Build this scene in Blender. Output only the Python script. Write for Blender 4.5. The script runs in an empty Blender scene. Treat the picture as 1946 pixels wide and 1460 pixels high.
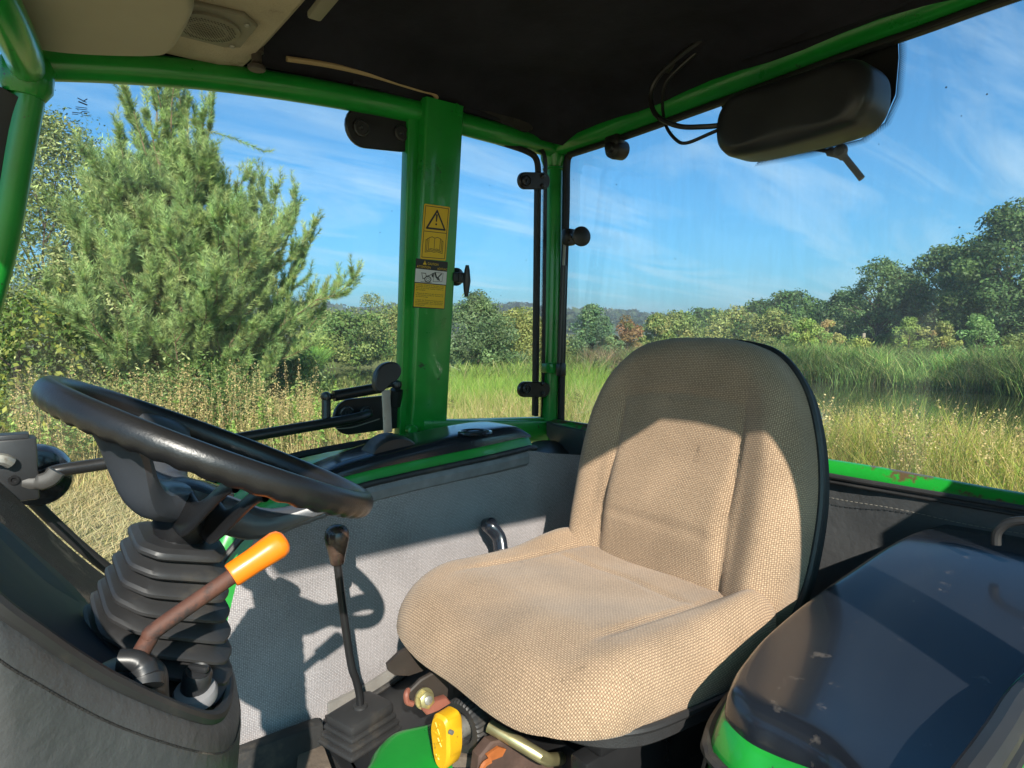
import bpy, bmesh, math, random
import numpy as np
from mathutils import Vector, Matrix
random.seed(7); rng = np.random.default_rng(7)
S = bpy.context.scene
# ---------------------------------------------------------------- camera
F = 1250.0
YAW = math.radians(37.7); PIT = math.atan(90 / F); EYE = Vector((0, 0, 1.6))
fw = Vector((math.sin(YAW) * math.cos(PIT), math.cos(YAW) * math.cos(PIT), -math.sin(PIT)))
rt = Vector((math.cos(YAW), -math.sin(YAW), 0)); up = rt.cross(fw)
cd = bpy.data.cameras.new('camera'); cam = bpy.data.objects.new('camera', cd); S.collection.objects.link(cam)
cam.matrix_world = Matrix(((rt.x, up.x, -fw.x, 0), (rt.y, up.y, -fw.y, 0), (rt.z, up.z, -fw.z, 1.6), (0, 0, 0, 1)))
cd.sensor_width = 36; cd.lens = F / 1946 * 36; cd.clip_start = 0.02; cd.clip_end = 3000
S.camera = cam
# ---------------------------------------------------------------- light
SUN = Vector((-.52, -1.0, .69)).normalized()          # towards the sun
EL = math.asin(SUN.z); AZ = math.atan2(SUN.x, SUN.y)  # azimuth clockwise from +Y
W = bpy.data.worlds.new('World'); S.world = W; W.use_nodes = True
nt = W.node_tree; nt.nodes.clear()
def wn(t, **k):
    n = nt.nodes.new(t)
    for a, b in k.items(): setattr(n, a, b)
    return n
sky = wn('ShaderNodeTexSky', sky_type='NISHITA', sun_disc=False, sun_elevation=EL, sun_rotation=AZ, altitude=100, air_density=1.0, dust_density=1.8, ozone_density=2.0)
tc = wn('ShaderNodeTexCoord'); sp = wn('ShaderNodeSeparateXYZ'); nt.links.new(tc.outputs['Generated'], sp.inputs[0])
mx = wn('ShaderNodeMath', operation='MAXIMUM'); nt.links.new(sp.outputs[2], mx.inputs[0]); mx.inputs[1].default_value = 0.0
ad = wn('ShaderNodeMath', operation='ADD'); nt.links.new(mx.outputs[0], ad.inputs[0]); ad.inputs[1].default_value = 0.14
vd = wn('ShaderNodeVectorMath', operation='DIVIDE'); nt.links.new(tc.outputs['Generated'], vd.inputs[0])
cb = wn('ShaderNodeCombineXYZ')
for i in range(3): nt.links.new(ad.outputs[0], cb.inputs[i])
nt.links.new(cb.outputs[0], vd.inputs[1])
mp = wn('ShaderNodeMapping'); nt.links.new(vd.outputs[0], mp.inputs[0]); mp.inputs['Scale'].default_value = (1.0, 3.6, 0.0); mp.inputs['Rotation'].default_value = (0, 0, math.radians(28)); mp.inputs['Location'].default_value = (.7, 2.2, 0)
no = wn('ShaderNodeTexNoise'); nt.links.new(mp.outputs[0], no.inputs['Vector']); no.inputs['Scale'].default_value = .55; no.inputs['Detail'].default_value = 9; no.inputs['Roughness'].default_value = .62; no.inputs['Distortion'].default_value = 1.1
cr = wn('ShaderNodeValToRGB'); nt.links.new(no.outputs[0], cr.inputs[0]); cr.color_ramp.elements[0].position = .46; cr.color_ramp.elements[1].position = .80
cm = wn('ShaderNodeMath', operation='MULTIPLY'); nt.links.new(cr.outputs[0], cm.inputs[0]); cm.inputs[1].default_value = .58
hs = wn('ShaderNodeMix', data_type='RGBA', blend_type='MULTIPLY'); hs.inputs[0].default_value = 1; hs.inputs[7].default_value = (.21, .58, .77, 1)
gm = wn('ShaderNodeGamma'); gm.inputs[1].default_value = 1.0; nt.links.new(sky.outputs[0], gm.inputs[0]); nt.links.new(gm.outputs[0], hs.inputs[6])
mi = wn('ShaderNodeMix', data_type='RGBA'); nt.links.new(cm.outputs[0], mi.inputs[0]); nt.links.new(hs.outputs[2], mi.inputs[6]); mi.inputs[7].default_value = (3.6, 4.6, 5.0, 1)
bg = wn('ShaderNodeBackground'); nt.links.new(mi.outputs[2], bg.inputs[0]); bg.inputs[1].default_value = .12
out = wn('ShaderNodeOutputWorld'); nt.links.new(bg.outputs[0], out.inputs[0])
sl = bpy.data.lights.new('sun', 'SUN'); sl.energy = 4.4; sl.angle = math.radians(.55); sl.color = (1, .93, .82)
so = bpy.data.objects.new('sun', sl); S.collection.objects.link(so); so.rotation_euler = SUN.to_track_quat('Z', 'Y').to_euler(); so.location = (-5, -10, 7)
S.view_settings.view_transform = 'Standard'; S.view_settings.look = 'None'; S.view_settings.gamma = 1; S.view_settings.use_curve_mapping = False
S.view_settings.exposure = .95
S.cycles.transparent_max_bounces = 24
S.cycles.max_bounces = 12; S.cycles.diffuse_bounces = 6

# ---------------------------------------------------------------- helpers
V = Vector
def ray(px, py): return (fw + rt * ((px - 973) / F) + up * ((730 - py) / F))
def P(px, py, x=None, y=None, z=None, d=None):
    r = ray(px, py)
    t = x / r.x if x is not None else y / r.y if y is not None else (z - 1.6) / r.z if z is not None else d
    return EYE + r * t
def G(px, dist, z=0):
    r = ray(px, 640); h = V((r.x, r.y, 0)).normalized() * dist
    return V((h.x, h.y, z))
WL = {}
def wl(o): return WL.get(o.name, V((0, 0, 0)))
def link(name, data, loc, parent=None):
    o = bpy.data.objects.new(name, data); S.collection.objects.link(o)
    if parent is not None: o.parent = parent; o.location = loc - wl(parent)
    else: o.location = loc
    WL[o.name] = V(loc); return o
def thing(name, label, cat, loc, group=None):
    o = link(name, None, V(loc)); o.empty_display_size = .1; o['label'] = label; o['category'] = cat
    if group: o['group'] = group
    return o
def tag(o, label=None, cat=None, group=None, kind=None):
    if label: o['label'] = label
    if cat: o['category'] = cat
    if group: o['group'] = group
    if kind: o['kind'] = kind
    return o
class MB:
    def __init__(s): s.v = []; s.f = []; s.m = []; s.uv = []
    def add(s, vs, fs, m=0, uvs=None):
        b = len(s.v); s.v += [V(p) for p in vs]; s.uv += list(uvs) if uvs else [(0, 0)] * len(vs)
        for f in fs: s.f.append([i + b for i in f]); s.m.append(m)
    def build(s, name, mats, parent=None, smooth=True, ang=35, label=None, origin=None):
        me = bpy.data.meshes.new(name)
        c = V(origin) if origin is not None else sum(s.v, V()) / len(s.v)
        me.from_pydata([p - c for p in s.v], [], s.f)
        if not isinstance(mats, (list, tuple)): mats = [mats]
        for m in mats: me.materials.append(m)
        me.polygons.foreach_set('material_index', s.m)
        u = me.uv_layers.new(name='UVMap'); li = np.zeros(len(me.loops), dtype=np.int32); me.loops.foreach_get('vertex_index', li)
        u.data.foreach_set('uv', np.array(s.uv, dtype=np.float32)[li].ravel())
        if smooth:
            me.polygons.foreach_set('use_smooth', [True] * len(me.polygons)); me.set_sharp_from_angle(angle=math.radians(ang))
        me.update()
        o = link(name, me, c, parent)
        if label: o['label'] = label
        return o
def cr_(pts, n=8, closed=False):
    pts = [V(p) for p in pts]; N = len(pts); o = []
    rngk = range(N if closed else N - 1)
    for i in rngk:
        g = lambda j: pts[j % N] if closed else pts[min(max(j, 0), N - 1)]
        a, b, c, d = g(i - 1), g(i), g(i + 1), g(i + 2)
        for k in range(n):
            t = k / n
            o.append(.5 * ((2 * b) + (c - a) * t + (2 * a - 5 * b + 4 * c - d) * t * t + (3 * b - 3 * c + d - a) * t ** 3))
    if not closed: o.append(pts[-1])
    return o
def tube(mb, pts, r, seg=12, closed=False, m=0, cap=True, sy=1.0, upv=None, prof=None):
    pts = [V(p) for p in pts]; N = len(pts); rr = r if isinstance(r, (list, tuple)) else [r] * N
    vs = []; uvs = []; fs = []; nrm = None; L = 0
    for i, p in enumerate(pts):
        if closed: t = pts[(i + 1) % N] - pts[i - 1]
        else: t = pts[min(i + 1, N - 1)] - pts[max(i - 1, 0)]
        t.normalize()
        if nrm is None:
            nrm = V(upv) if upv is not None else (V((0, 0, 1)) if abs(t.z) < .9 else V((1, 0, 0)))
        nrm = (nrm - t * nrm.dot(t)).normalized(); b = t.cross(nrm)
        if i: L += (p - pts[i - 1]).length
        for k in range(seg):
            a = 2 * math.pi * k / seg
            if prof: cx, cy = prof[k % len(prof)]
            else: cx, cy = math.cos(a), math.sin(a) * sy
            vs.append(p + (nrm * cx + b * cy) * rr[i]); uvs.append((L, k / seg * 6.28 * rr[i]))
    M = N if closed else N - 1
    for i in range(M):
        for k in range(seg):
            a = i * seg + k; b2 = i * seg + (k + 1) % seg; c = ((i + 1) % N) * seg + (k + 1) % seg; d = ((i + 1) % N) * seg + k
            fs.append((a, b2, c, d))
    if cap and not closed:
        fs.append(list(range(seg))[::-1]); fs.append([(N - 1) * seg + k for k in range(seg)])
    mb.add(vs, fs, m, uvs)
def rrprof(w, h, r, n=3):   # rounded rectangle profile (half sizes relative to 1)
    o = []
    for cx, cy, a0 in ((w - r, h - r, 0), (-(w - r), h - r, 90), (-(w - r), -(h - r), 180), (w - r, -(h - r), 270)):
        for k in range(n + 1):
            a = math.radians(a0 + 90 * k / n); o.append((cx + r * math.cos(a), cy + r * math.sin(a)))
    return o
def bar(mb, pts, w, h, r=.004, upv=(0, 0, 1), m=0):   # rounded rectangular bar: w along upv, h across
    pr = rrprof(w / 2, h / 2, r); tube(mb, pts, 1.0, seg=len(pr), prof=pr, upv=upv, m=m)
def box(mb, c, sx, sy, sz, X=(1, 0, 0), Y=(0, 1, 0), bev=.004, m=0, seg=2):
    bm = bmesh.new(); bmesh.ops.create_cube(bm, size=1)
    X = V(X).normalized(); Y = V(Y).normalized(); Z = X.cross(Y).normalized()
    for v in bm.verts: v.co = V((v.co.x * sx, v.co.y * sy, v.co.z * sz))
    if bev > 0: bmesh.ops.bevel(bm, geom=bm.edges[:] , offset=bev, segments=seg, affect='EDGES', profile=.5)
    c = V(c); vs = [c + X * v.co.x + Y * v.co.y + Z * v.co.z for v in bm.verts]; uv = [(v.co.x + v.co.z * .7, v.co.y + v.co.z * .7) for v in bm.verts]
    for i, v in enumerate(bm.verts): v.index = i
    mb.add(vs, [[v.index for v in f.verts] for f in bm.faces], m, uv); bm.free()
def lathe(mb, O, ax, prof, seg=24, m=0, upv=None, flute=None):
    ax = V(ax).normalized(); a = V(upv) if upv else (V((0, 0, 1)) if abs(ax.z) < .9 else V((1, 0, 0)))
    a = (a - ax * a.dot(ax)).normalized(); b = ax.cross(a); O = V(O); vs = []; fs = []
    for (r, h) in prof:
        for k in range(seg):
            t = 2 * math.pi * k / seg; q = r * (1 - (flute if flute and k % 2 else 0))
            vs.append(O + ax * h + (a * math.cos(t) + b * math.sin(t)) * q)
    for i in range(len(prof) - 1):
        for k in range(seg): fs.append((i * seg + k, i * seg + (k + 1) % seg, (i + 1) * seg + (k + 1) % seg, (i + 1) * seg + k))
    fs.append(list(range(seg))[::-1]); fs.append([(len(prof) - 1) * seg + k for k in range(seg)])
    mb.add(vs, fs, m)
def prism(mb, pts, n, th, m=0, bev=0):   # outline (3D planar) extruded by th along n
    pts = [V(p) for p in pts]; n = V(n).normalized(); N = len(pts); c = sum(pts, V()) / N
    rings = [(1, 0), (1, th)] if not bev else [(-bev, 0), (0, bev), (0, th - bev), (-bev, th)]
    vs = []
    for (o, h) in rings:
        for p in pts:
            q = p + ((p - c).normalized() * o if bev else V()); vs.append(q + n * h)
    fs = []
    K = len(rings)
    for i in range(K - 1):
        for k in range(N): fs.append((i * N + k, i * N + (k + 1) % N, (i + 1) * N + (k + 1) % N, (i + 1) * N + k))
    fs.append(list(range(N))[::-1]); fs.append([(K - 1) * N + k for k in range(N)])
    mb.add(vs, fs, m)
def surf(mb, rows, m=0, closed=False, uvs=None):
    R = len(rows); C = len(rows[0]); vs = [p for r in rows for p in r]; fs = []
    for i in range(R - 1):
        for j in range(C if closed else C - 1): fs.append((i * C + j, i * C + (j + 1) % C, (i + 1) * C + (j + 1) % C, (i + 1) * C + j))
    if uvs is None:
        uvs = []
        for i, r in enumerate(rows):
            L = 0
            for j, p in enumerate(r):
                if j: L += (V(p) - V(r[j - 1])).length
                uvs.append((L, (V(rows[i][0]) - V(rows[0][0])).length))
    mb.add(vs, fs, m, uvs)
def sheet(mb, rows, th, n, m=0):         # surface given thickness along n
    n = V(n).normalized() * th; R = len(rows); C = len(rows[0])
    surf(mb, rows, m); surf(mb, [[V(p) + n for p in r[::-1]] for r in rows], m)
    edge = [rows[0][j] for j in range(C)] + [rows[i][C - 1] for i in range(1, R)] + [rows[R - 1][j] for j in range(C - 2, -1, -1)] + [rows[i][0] for i in range(R - 2, 0, -1)]
    surf(mb, [[V(p) + n for p in edge], [V(p) for p in edge]], m, closed=True)
def pillow(mb, ctrl, O, Sx, Tx, Nx, top, depth, er, n=10, m=0, c=None, steps=40):
    ol = cr_([V((a, b, 0)) for a, b in ctrl], n, True); N = len(ol)
    c = V((c[0], c[1], 0)) if c else sum(ol, V()) / N
    Sx, Tx, Nx, O = V(Sx), V(Tx), V(Nx), V(O); vs = []; uv = []; fs = []
    rad = [(p - c).length for p in ol]; ext = [0.0] * N
    ks = [i / steps for i in range(1, steps + 1)]
    ks = [1 - (1 - k) ** 1.35 for k in ks]
    vs.append(O + Sx * c.x + Tx * c.y + Nx * top(c.x, c.y)); uv.append((c.x, c.y))
    for k in ks:
        for i, p in enumerate(ol):
            q = c + (p - c) * k; d = (1 - k) * rad[i]
            dr = 0; ex = 0
            if d < er: dr = er - math.sqrt(max(er * er - (er - d) ** 2, 0)); ex = er * (math.asin(min((er - d) / er, 1)) - (er - d) / er); ext[i] = ex
            h = top(q.x, q.y) - dr
            vs.append(O + Sx * q.x + Tx * q.y + Nx * h); e = (p - c).normalized() * ex; uv.append((q.x + e.x, q.y + e.y))
    for j, (sc, dd) in enumerate(((1.0, .45), (1.0, .8), (.99, .97), (.97, 1.0))):
        for i, p in enumerate(ol):
            q = c + (p - c) * sc; base = top(p.x, p.y) - er
            vs.append(O + Sx * q.x + Tx * q.y + Nx * (base + (-depth - base) * dd)); e = (p - c).normalized() * ((base + depth) * dd + ext[i])
            uv.append((q.x + e.x, q.y + e.y))
    R = len(ks) + 4
    for i in range(N): fs.append((0, 1 + i, 1 + (i + 1) % N))
    for r in range(R - 1):
        for i in range(N):
            a = 1 + r * N + i; b = 1 + r * N + (i + 1) % N; fs.append((a, a + N, b + N, b))
    fs.append([1 + (R - 1) * N + i for i in range(N)])
    mb.add(vs, fs, m, uv)
def sm(a, b, x):
    t = min(max((x - a) / (b - a), 0), 1); return t * t * (3 - 2 * t)

# ---------------------------------------------------------------- materials
def mat(name, col, rough=.5, metal=0, spec=.5, coat=0, noise=None, bump=None, wear=None, extra=None):
    """noise=(scale, amount) colour variation; bump=(scale, strength, distance); wear=(colour, scale, threshold)"""
    m = bpy.data.materials.new(name); m.use_nodes = True; t = m.node_tree; b = t.nodes['Principled BSDF']; Lk = t.links.new
    b.inputs['Base Color'].default_value = (*col, 1); b.inputs['Roughness'].default_value = rough; b.inputs['Metallic'].default_value = metal
    b.inputs['Specular IOR Level'].default_value = spec; b.inputs['Coat Weight'].default_value = coat; b.inputs['Coat Roughness'].default_value = .08
    co = t.nodes.new('ShaderNodeTexCoord'); src = None
    def nz(scale, det=6, rough_=.6):
        n = t.nodes.new('ShaderNodeTexNoise'); n.inputs['Scale'].default_value = scale; n.inputs['Detail'].default_value = det; n.inputs['Roughness'].default_value = rough_; Lk(co.outputs['Object'], n.inputs['Vector']); return n
    if noise:
        n = nz(noise[0]); r = t.nodes.new('ShaderNodeMapRange'); r.inputs['From Min'].default_value = .3; r.inputs['From Max'].default_value = .7; r.inputs['To Min'].default_value = 1 - noise[1]; r.inputs['To Max'].default_value = 1 + noise[1]; Lk(n.outputs[0], r.inputs[0])
        vm = t.nodes.new('ShaderNodeVectorMath'); vm.operation = 'SCALE'; vm.inputs[0].default_value = col; Lk(r.outputs[0], vm.inputs['Scale']); src = vm.outputs[0]
        r2 = t.nodes.new('ShaderNodeMapRange'); r2.inputs['To Min'].default_value = max(rough - .12, .03); r2.inputs['To Max'].default_value = min(rough + .14, 1); Lk(n.outputs[0], r2.inputs[0]); Lk(r2.outputs[0], b.inputs['Roughness'])
    if wear:
        n = nz(wear[1], 8, .65); r = t.nodes.new('ShaderNodeMapRange'); r.inputs['From Min'].default_value = wear[2]; r.inputs['From Max'].default_value = wear[2] + (wear[3] if len(wear) > 3 else .05); Lk(n.outputs[0], r.inputs[0])
        mm = t.nodes.new('ShaderNodeMix'); mm.data_type = 'RGBA'; Lk(r.outputs[0], mm.inputs[0]); mm.inputs[6].default_value = (*col, 1); mm.inputs[7].default_value = (*wear[0], 1)
        if src: Lk(src, mm.inputs[6])
        src = mm.outputs[2]
    if src: Lk(src, b.inputs['Base Color'])
    if bump:
        n = nz(bump[0], 5); bp = t.nodes.new('ShaderNodeBump'); bp.inputs['Strength'].default_value = bump[1]; bp.inputs['Distance'].default_value = bump[2]; Lk(n.outputs[0], bp.inputs['Height']); Lk(bp.outputs[0], b.inputs['Normal'])
    return m
def weave(name, c1, c2, c3, period, strength, noise_s=6, shape=1.0, skew=1.0):
    m = bpy.data.materials.new(name); m.use_nodes = True; t = m.node_tree; b = t.nodes['Principled BSDF']; Lk = t.links.new
    b.inputs['Roughness'].default_value = .92; b.inputs['Specular IOR Level'].default_value = .15; b.inputs['Sheen Weight'].default_value = .15
    uv = t.nodes.new('ShaderNodeUVMap'); wob = t.nodes.new('ShaderNodeTexNoise'); wob.inputs['Scale'].default_value = 60; Lk(uv.outputs[0], wob.inputs['Vector'])
    sc = t.nodes.new('ShaderNodeVectorMath'); sc.operation = 'SCALE'; sc.inputs['Scale'].default_value = .0020; Lk(wob.outputs['Color'], sc.inputs[0])
    av = t.nodes.new('ShaderNodeVectorMath'); Lk(uv.outputs[0], av.inputs[0]); Lk(sc.outputs[0], av.inputs[1])
    sx = t.nodes.new('ShaderNodeSeparateXYZ'); Lk(av.outputs[0], sx.inputs[0])
    def mth(op, a, bb):
        n = t.nodes.new('ShaderNodeMath'); n.operation = op
        for i, q in enumerate((a, bb)):
            if q is None: continue
            if isinstance(q, (int, float)): n.inputs[i].default_value = q
            else: Lk(q, n.inputs[i])
        return n.outputs[0]
    k = 2 * math.pi / period
    su = mth('SINE', mth('MULTIPLY', sx.outputs[0], k), None); sv = mth('SINE', mth('MULTIPLY', sx.outputs[1], k * skew), None)
    au = mth('ABSOLUTE', su, None); avv = mth('ABSOLUTE', sv, None)
    pr = mth('MULTIPLY', au, avv); pr = mth('POWER', pr, .6 * shape)              # raised tufts between dark gaps
    ck = mth('MULTIPLY', mth('MULTIPLY', su, sv), .5); ck = mth('ADD', ck, .5)     # alternating threads
    fn = t.nodes.new('ShaderNodeTexNoise'); fn.inputs['Scale'].default_value = 900; Lk(uv.outputs[0], fn.inputs['Vector'])
    bn = t.nodes.new('ShaderNodeTexNoise'); bn.inputs['Scale'].default_value = noise_s; bn.inputs['Detail'].default_value = 7; Lk(uv.outputs[0], bn.inputs['Vector'])
    m1 = t.nodes.new('ShaderNodeMix'); m1.data_type = 'RGBA'; Lk(ck, m1.inputs[0]); m1.inputs[6].default_value = (*c2, 1); m1.inputs[7].default_value = (*c1, 1)
    m2 = t.nodes.new('ShaderNodeMix'); m2.data_type = 'RGBA'; Lk(pr, m2.inputs[0]); m2.inputs[6].default_value = (*c3, 1); Lk(m1.outputs[2], m2.inputs[7])
    tn2 = t.nodes.new('ShaderNodeTexNoise'); tn2.inputs['Scale'].default_value = 240; tn2.inputs['Detail'].default_value = 2; Lk(uv.outputs[0], tn2.inputs['Vector']); br = mth('ADD', mth('MULTIPLY', bn.outputs[0], .85), mth('MULTIPLY', tn2.outputs[0], .7)); br = mth('ADD', br, .21); br = mth('MULTIPLY', br, mth('ADD', mth('MULTIPLY', fn.outputs[0], .6), .7))
    st = t.nodes.new('ShaderNodeTexNoise'); st.inputs['Scale'].default_value = 13; st.inputs['Detail'].default_value = 8; st.inputs['Roughness'].default_value = .7; st.inputs['Distortion'].default_value = 1.2; Lk(uv.outputs[0], st.inputs['Vector']); sr_ = t.nodes.new('ShaderNodeMapRange'); sr_.inputs['From Min'].default_value = .62; sr_.inputs['From Max'].default_value = .74; sr_.inputs['To Min'].default_value = 1; sr_.inputs['To Max'].default_value = .62; Lk(st.outputs[0], sr_.inputs[0]); br = mth('MULTIPLY', br, sr_.outputs[0])
    vs = t.nodes.new('ShaderNodeVectorMath'); vs.operation = 'SCALE'; Lk(m2.outputs[2], vs.inputs[0]); Lk(br, vs.inputs['Scale']); Lk(vs.outputs[0], b.inputs['Base Color'])
    bp = t.nodes.new('ShaderNodeBump'); bp.inputs['Strength'].default_value = strength; bp.inputs['Distance'].default_value = .0012
    Lk(mth('ADD', pr, mth('MULTIPLY', fn.outputs[0], .3)), bp.inputs['Height']); Lk(bp.outputs[0], b.inputs['Normal'])
    return m
def glass(name, dirt, tint=(1, 1, 1), speck=True, streak=1):
    m = bpy.data.materials.new(name); m.use_nodes = True; t = m.node_tree; t.nodes.clear(); Lk = t.links.new
    o = t.nodes.new('ShaderNodeOutputMaterial'); tr = t.nodes.new('ShaderNodeBsdfTransparent'); tr.inputs[0].default_value = (*tint, 1)
    gl = t.nodes.new('ShaderNodeBsdfGlossy'); gl.inputs['Roughness'].default_value = .015; fr = t.nodes.new('ShaderNodeFresnel'); fr.inputs[0].default_value = 1.3
    mx = t.nodes.new('ShaderNodeMixShader'); Lk(fr.outputs[0], mx.inputs[0]); Lk(tr.outputs[0], mx.inputs[1]); Lk(gl.outputs[0], mx.inputs[2])
    co = t.nodes.new('ShaderNodeTexCoord'); mp = t.nodes.new('ShaderNodeMapping'); Lk(co.outputs['Object'], mp.inputs[0]); mp.inputs['Rotation'].default_value = (.6, .5, 0); mp.inputs['Scale'].default_value = (1, 4 * streak, 1)
    n = t.nodes.new('ShaderNodeTexNoise'); n.inputs['Scale'].default_value = 3; n.inputs['Detail'].default_value = 9; n.inputs['Roughness'].default_value = .7; n.inputs['Distortion'].default_value = .6; Lk(mp.outputs[0], n.inputs['Vector'])
    r = t.nodes.new('ShaderNodeMapRange'); r.inputs['From Min'].default_value = .38; r.inputs['From Max'].default_value = .75; r.inputs['To Min'].default_value = dirt * .35; r.inputs['To Max'].default_value = dirt * 1.9; Lk(n.outputs[0], r.inputs[0])
    df = t.nodes.new('ShaderNodeBsdfDiffuse'); df.inputs[0].default_value = (.7, .68, .62, 1); tl = t.nodes.new('ShaderNodeBsdfTranslucent'); tl.inputs[0].default_value = (.7, .68, .62, 1)
    dm = t.nodes.new('ShaderNodeMixShader'); dm.inputs[0].default_value = .5; Lk(df.outputs[0], dm.inputs[1]); Lk(tl.outputs[0], dm.inputs[2])
    m2 = t.nodes.new('ShaderNodeMixShader'); Lk(r.outputs[0], m2.inputs[0]); Lk(mx.outputs[0], m2.inputs[1]); Lk(dm.outputs[0], m2.inputs[2]); last = m2
    if speck:
        vo = t.nodes.new('ShaderNodeTexVoronoi'); vo.inputs['Scale'].default_value = 21; Lk(co.outputs['Object'], vo.inputs['Vector'])
        sn = t.nodes.new('ShaderNodeTexNoise'); sn.inputs['Scale'].default_value = 5; Lk(co.outputs['Object'], sn.inputs['Vector'])
        th = t.nodes.new('ShaderNodeMath'); th.operation = 'MULTIPLY'; Lk(sn.outputs[0], th.inputs[0]); th.inputs[1].default_value = .06
        ls = t.nodes.new('ShaderNodeMath'); ls.operation = 'LESS_THAN'; Lk(vo.outputs['Distance'], ls.inputs[0]); Lk(th.outputs[0], ls.inputs[1])
        l2 = t.nodes.new('ShaderNodeMath'); l2.operation = 'MULTIPLY'; Lk(ls.outputs[0], l2.inputs[0]); l2.inputs[1].default_value = .7
        dd = t.nodes.new('ShaderNodeBsdfDiffuse'); dd.inputs[0].default_value = (.12, .11, .09, 1)
        m3 = t.nodes.new('ShaderNodeMixShader'); Lk(l2.outputs[0], m3.inputs[0]); Lk(last.outputs[0], m3.inputs[1]); Lk(dd.outputs[0], m3.inputs[2]); last = m3
    Lk(last.outputs[0], o.inputs[0]); return m
def dotmat(name, period=.0032):   # printed dots that shrink away from the black border (UV y = 0 at the border, 1 at the clear side)
    m = bpy.data.materials.new(name); m.use_nodes = True; t = m.node_tree; t.nodes.clear(); Lk = t.links.new
    o = t.nodes.new('ShaderNodeOutputMaterial'); tr = t.nodes.new('ShaderNodeBsdfTransparent'); di = t.nodes.new('ShaderNodeBsdfDiffuse'); di.inputs[0].default_value = (.012, .012, .013, 1)
    uv = t.nodes.new('ShaderNodeUVMap'); sx = t.nodes.new('ShaderNodeSeparateXYZ'); Lk(uv.outputs[0], sx.inputs[0])
    def mth(op, a, bb=None):
        n = t.nodes.new('ShaderNodeMath'); n.operation = op
        for i, q in enumerate((a, bb)):
            if q is None: continue
            if isinstance(q, (int, float)): n.inputs[i].default_value = q
            else: Lk(q, n.inputs[i])
        return n.outputs[0]
    k = math.pi / period
    a = mth('SINE', mth('MULTIPLY', mth('ADD', sx.outputs[0], sx.outputs[1]), k)); b = mth('SINE', mth('MULTIPLY', mth('SUBTRACT', sx.outputs[0], sx.outputs[1]), k))
    p = mth('MULTIPLY', mth('ABSOLUTE', a), mth('ABSOLUTE', b))
    thr = mth('MULTIPLY', sx.outputs[1], .8 / .011)
    g = mth('GREATER_THAN', p, thr)
    mx = t.nodes.new('ShaderNodeMixShader'); Lk(g, mx.inputs[0]); Lk(tr.outputs[0], mx.inputs[1]); Lk(di.outputs[0], mx.inputs[2]); Lk(mx.outputs[0], o.inputs[0]); return m
def vcol(name, rough=.6, trans=0, spec=.3):  # colour from the per-vertex attribute 'col' (each leaf or blade has its own tint)
    m = bpy.data.materials.new(name); m.use_nodes = True; t = m.node_tree; b = t.nodes['Principled BSDF']; Lk = t.links.new
    a = t.nodes.new('ShaderNodeAttribute'); a.attribute_name = 'col'; Lk(a.outputs['Color'], b.inputs['Base Color']); b.inputs['Roughness'].default_value = rough; b.inputs['Specular IOR Level'].default_value = spec
    if trans:
        tl = t.nodes.new('ShaderNodeBsdfTranslucent'); Lk(a.outputs['Color'], tl.inputs[0]); mx = t.nodes.new('ShaderNodeMixShader'); mx.inputs[0].default_value = trans
        Lk(b.outputs[0], mx.inputs[1]); Lk(tl.outputs[0], mx.inputs[2]); Lk(mx.outputs[0], t.nodes['Material Output'].inputs[0])
    return m
GREEN = mat('green_paint', (.010, .25, .028), .30, spec=.5, coat=.4, noise=(7, .2), bump=(30, .12, .003), wear=((.03, .07, .025), 34, .655, .03))
GREENR = mat('green_paint_chipped', (.012, .29, .030), .3, coat=.4, noise=(5, .12), wear=((.10, .07, .035), 17, .525, .05), bump=(60, .3, .001))
BLACK = mat('black_plastic', (.020, .021, .023), .38, noise=(9, .2), bump=(600, .15, .0004), wear=((.05, .047, .04), 40, .66, .1))
SATIN = mat('satin_black_metal', (.016, .016, .017), .3, noise=(12, .2))
GLOSSB = mat('glossy_black_cover', (.012, .015, .021), .21, coat=.3, noise=(3, .25), wear=((.11, .095, .085), 30, .64, .12), bump=(3, .1, .003))
GLOSSD = mat('glossy_black_dark', (.012, .015, .02), .18, coat=.4, noise=(4, .2))
RUBBER = mat('black_rubber', (.026, .026, .027), .48, noise=(8, .25), wear=((.085, .072, .055), 11, .56, .25))
SEAL = mat('window_seal', (.008, .008, .009), .55)
LINER = mat('roof_liner', (.020, .020, .028), .95, spec=.15, noise=(4, .45), bump=(40, .4, .004))
VINYL = mat('black_vinyl', (.068, .071, .074), .45, noise=(4, .15), bump=(55, .5, .003), wear=((.06, .058, .055), 9, .52, .25))
WHEEL = mat('wheel_rubber', (.011, .011, .012), .34, noise=(10, .2), bump=(420, .35, .0006), wear=((.05, .035, .028), 6, .62, .2))
BEIGE = mat('beige_headliner', (.44, .38, .28), .9, spec=.15, noise=(9, .14), bump=(180, .9, .002), wear=((.17, .14, .10), 8, .6, .12))
VISOR = mat('beige_visor', (.32, .29, .22), .65, noise=(5, .08), bump=(600, .3, .0005))
GRILLE = mat('grille_plastic', (.19, .175, .13), .55)
HOLE = mat('hole_black', (.004, .004, .004), .9)
RUST = mat('rusty_steel', (.09, .035, .022), .7, noise=(30, .35), bump=(120, .6, .001), wear=((.03, .02, .018), 24, .5, .1))
ORANGE = mat('orange_plastic', (.90, .20, .008), .3, coat=.2, noise=(7, .06), wear=((.35, .09, .02), 26, .68, .05))
YELLOW = mat('yellow_plastic', (.62, .34, .01), .42, noise=(14, .1), wear=((.28, .15, .02), 34, .62, .06), bump=(60, .1, .001))
BRASS = mat('yellow_zinc', (.52, .46, .24), .32, metal=.8, noise=(25, .2))
STEEL = mat('worn_steel', (.32, .31, .28), .42, metal=.6, noise=(14, .2), wear=((.16, .13, .10), 30, .6, .1))
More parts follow.
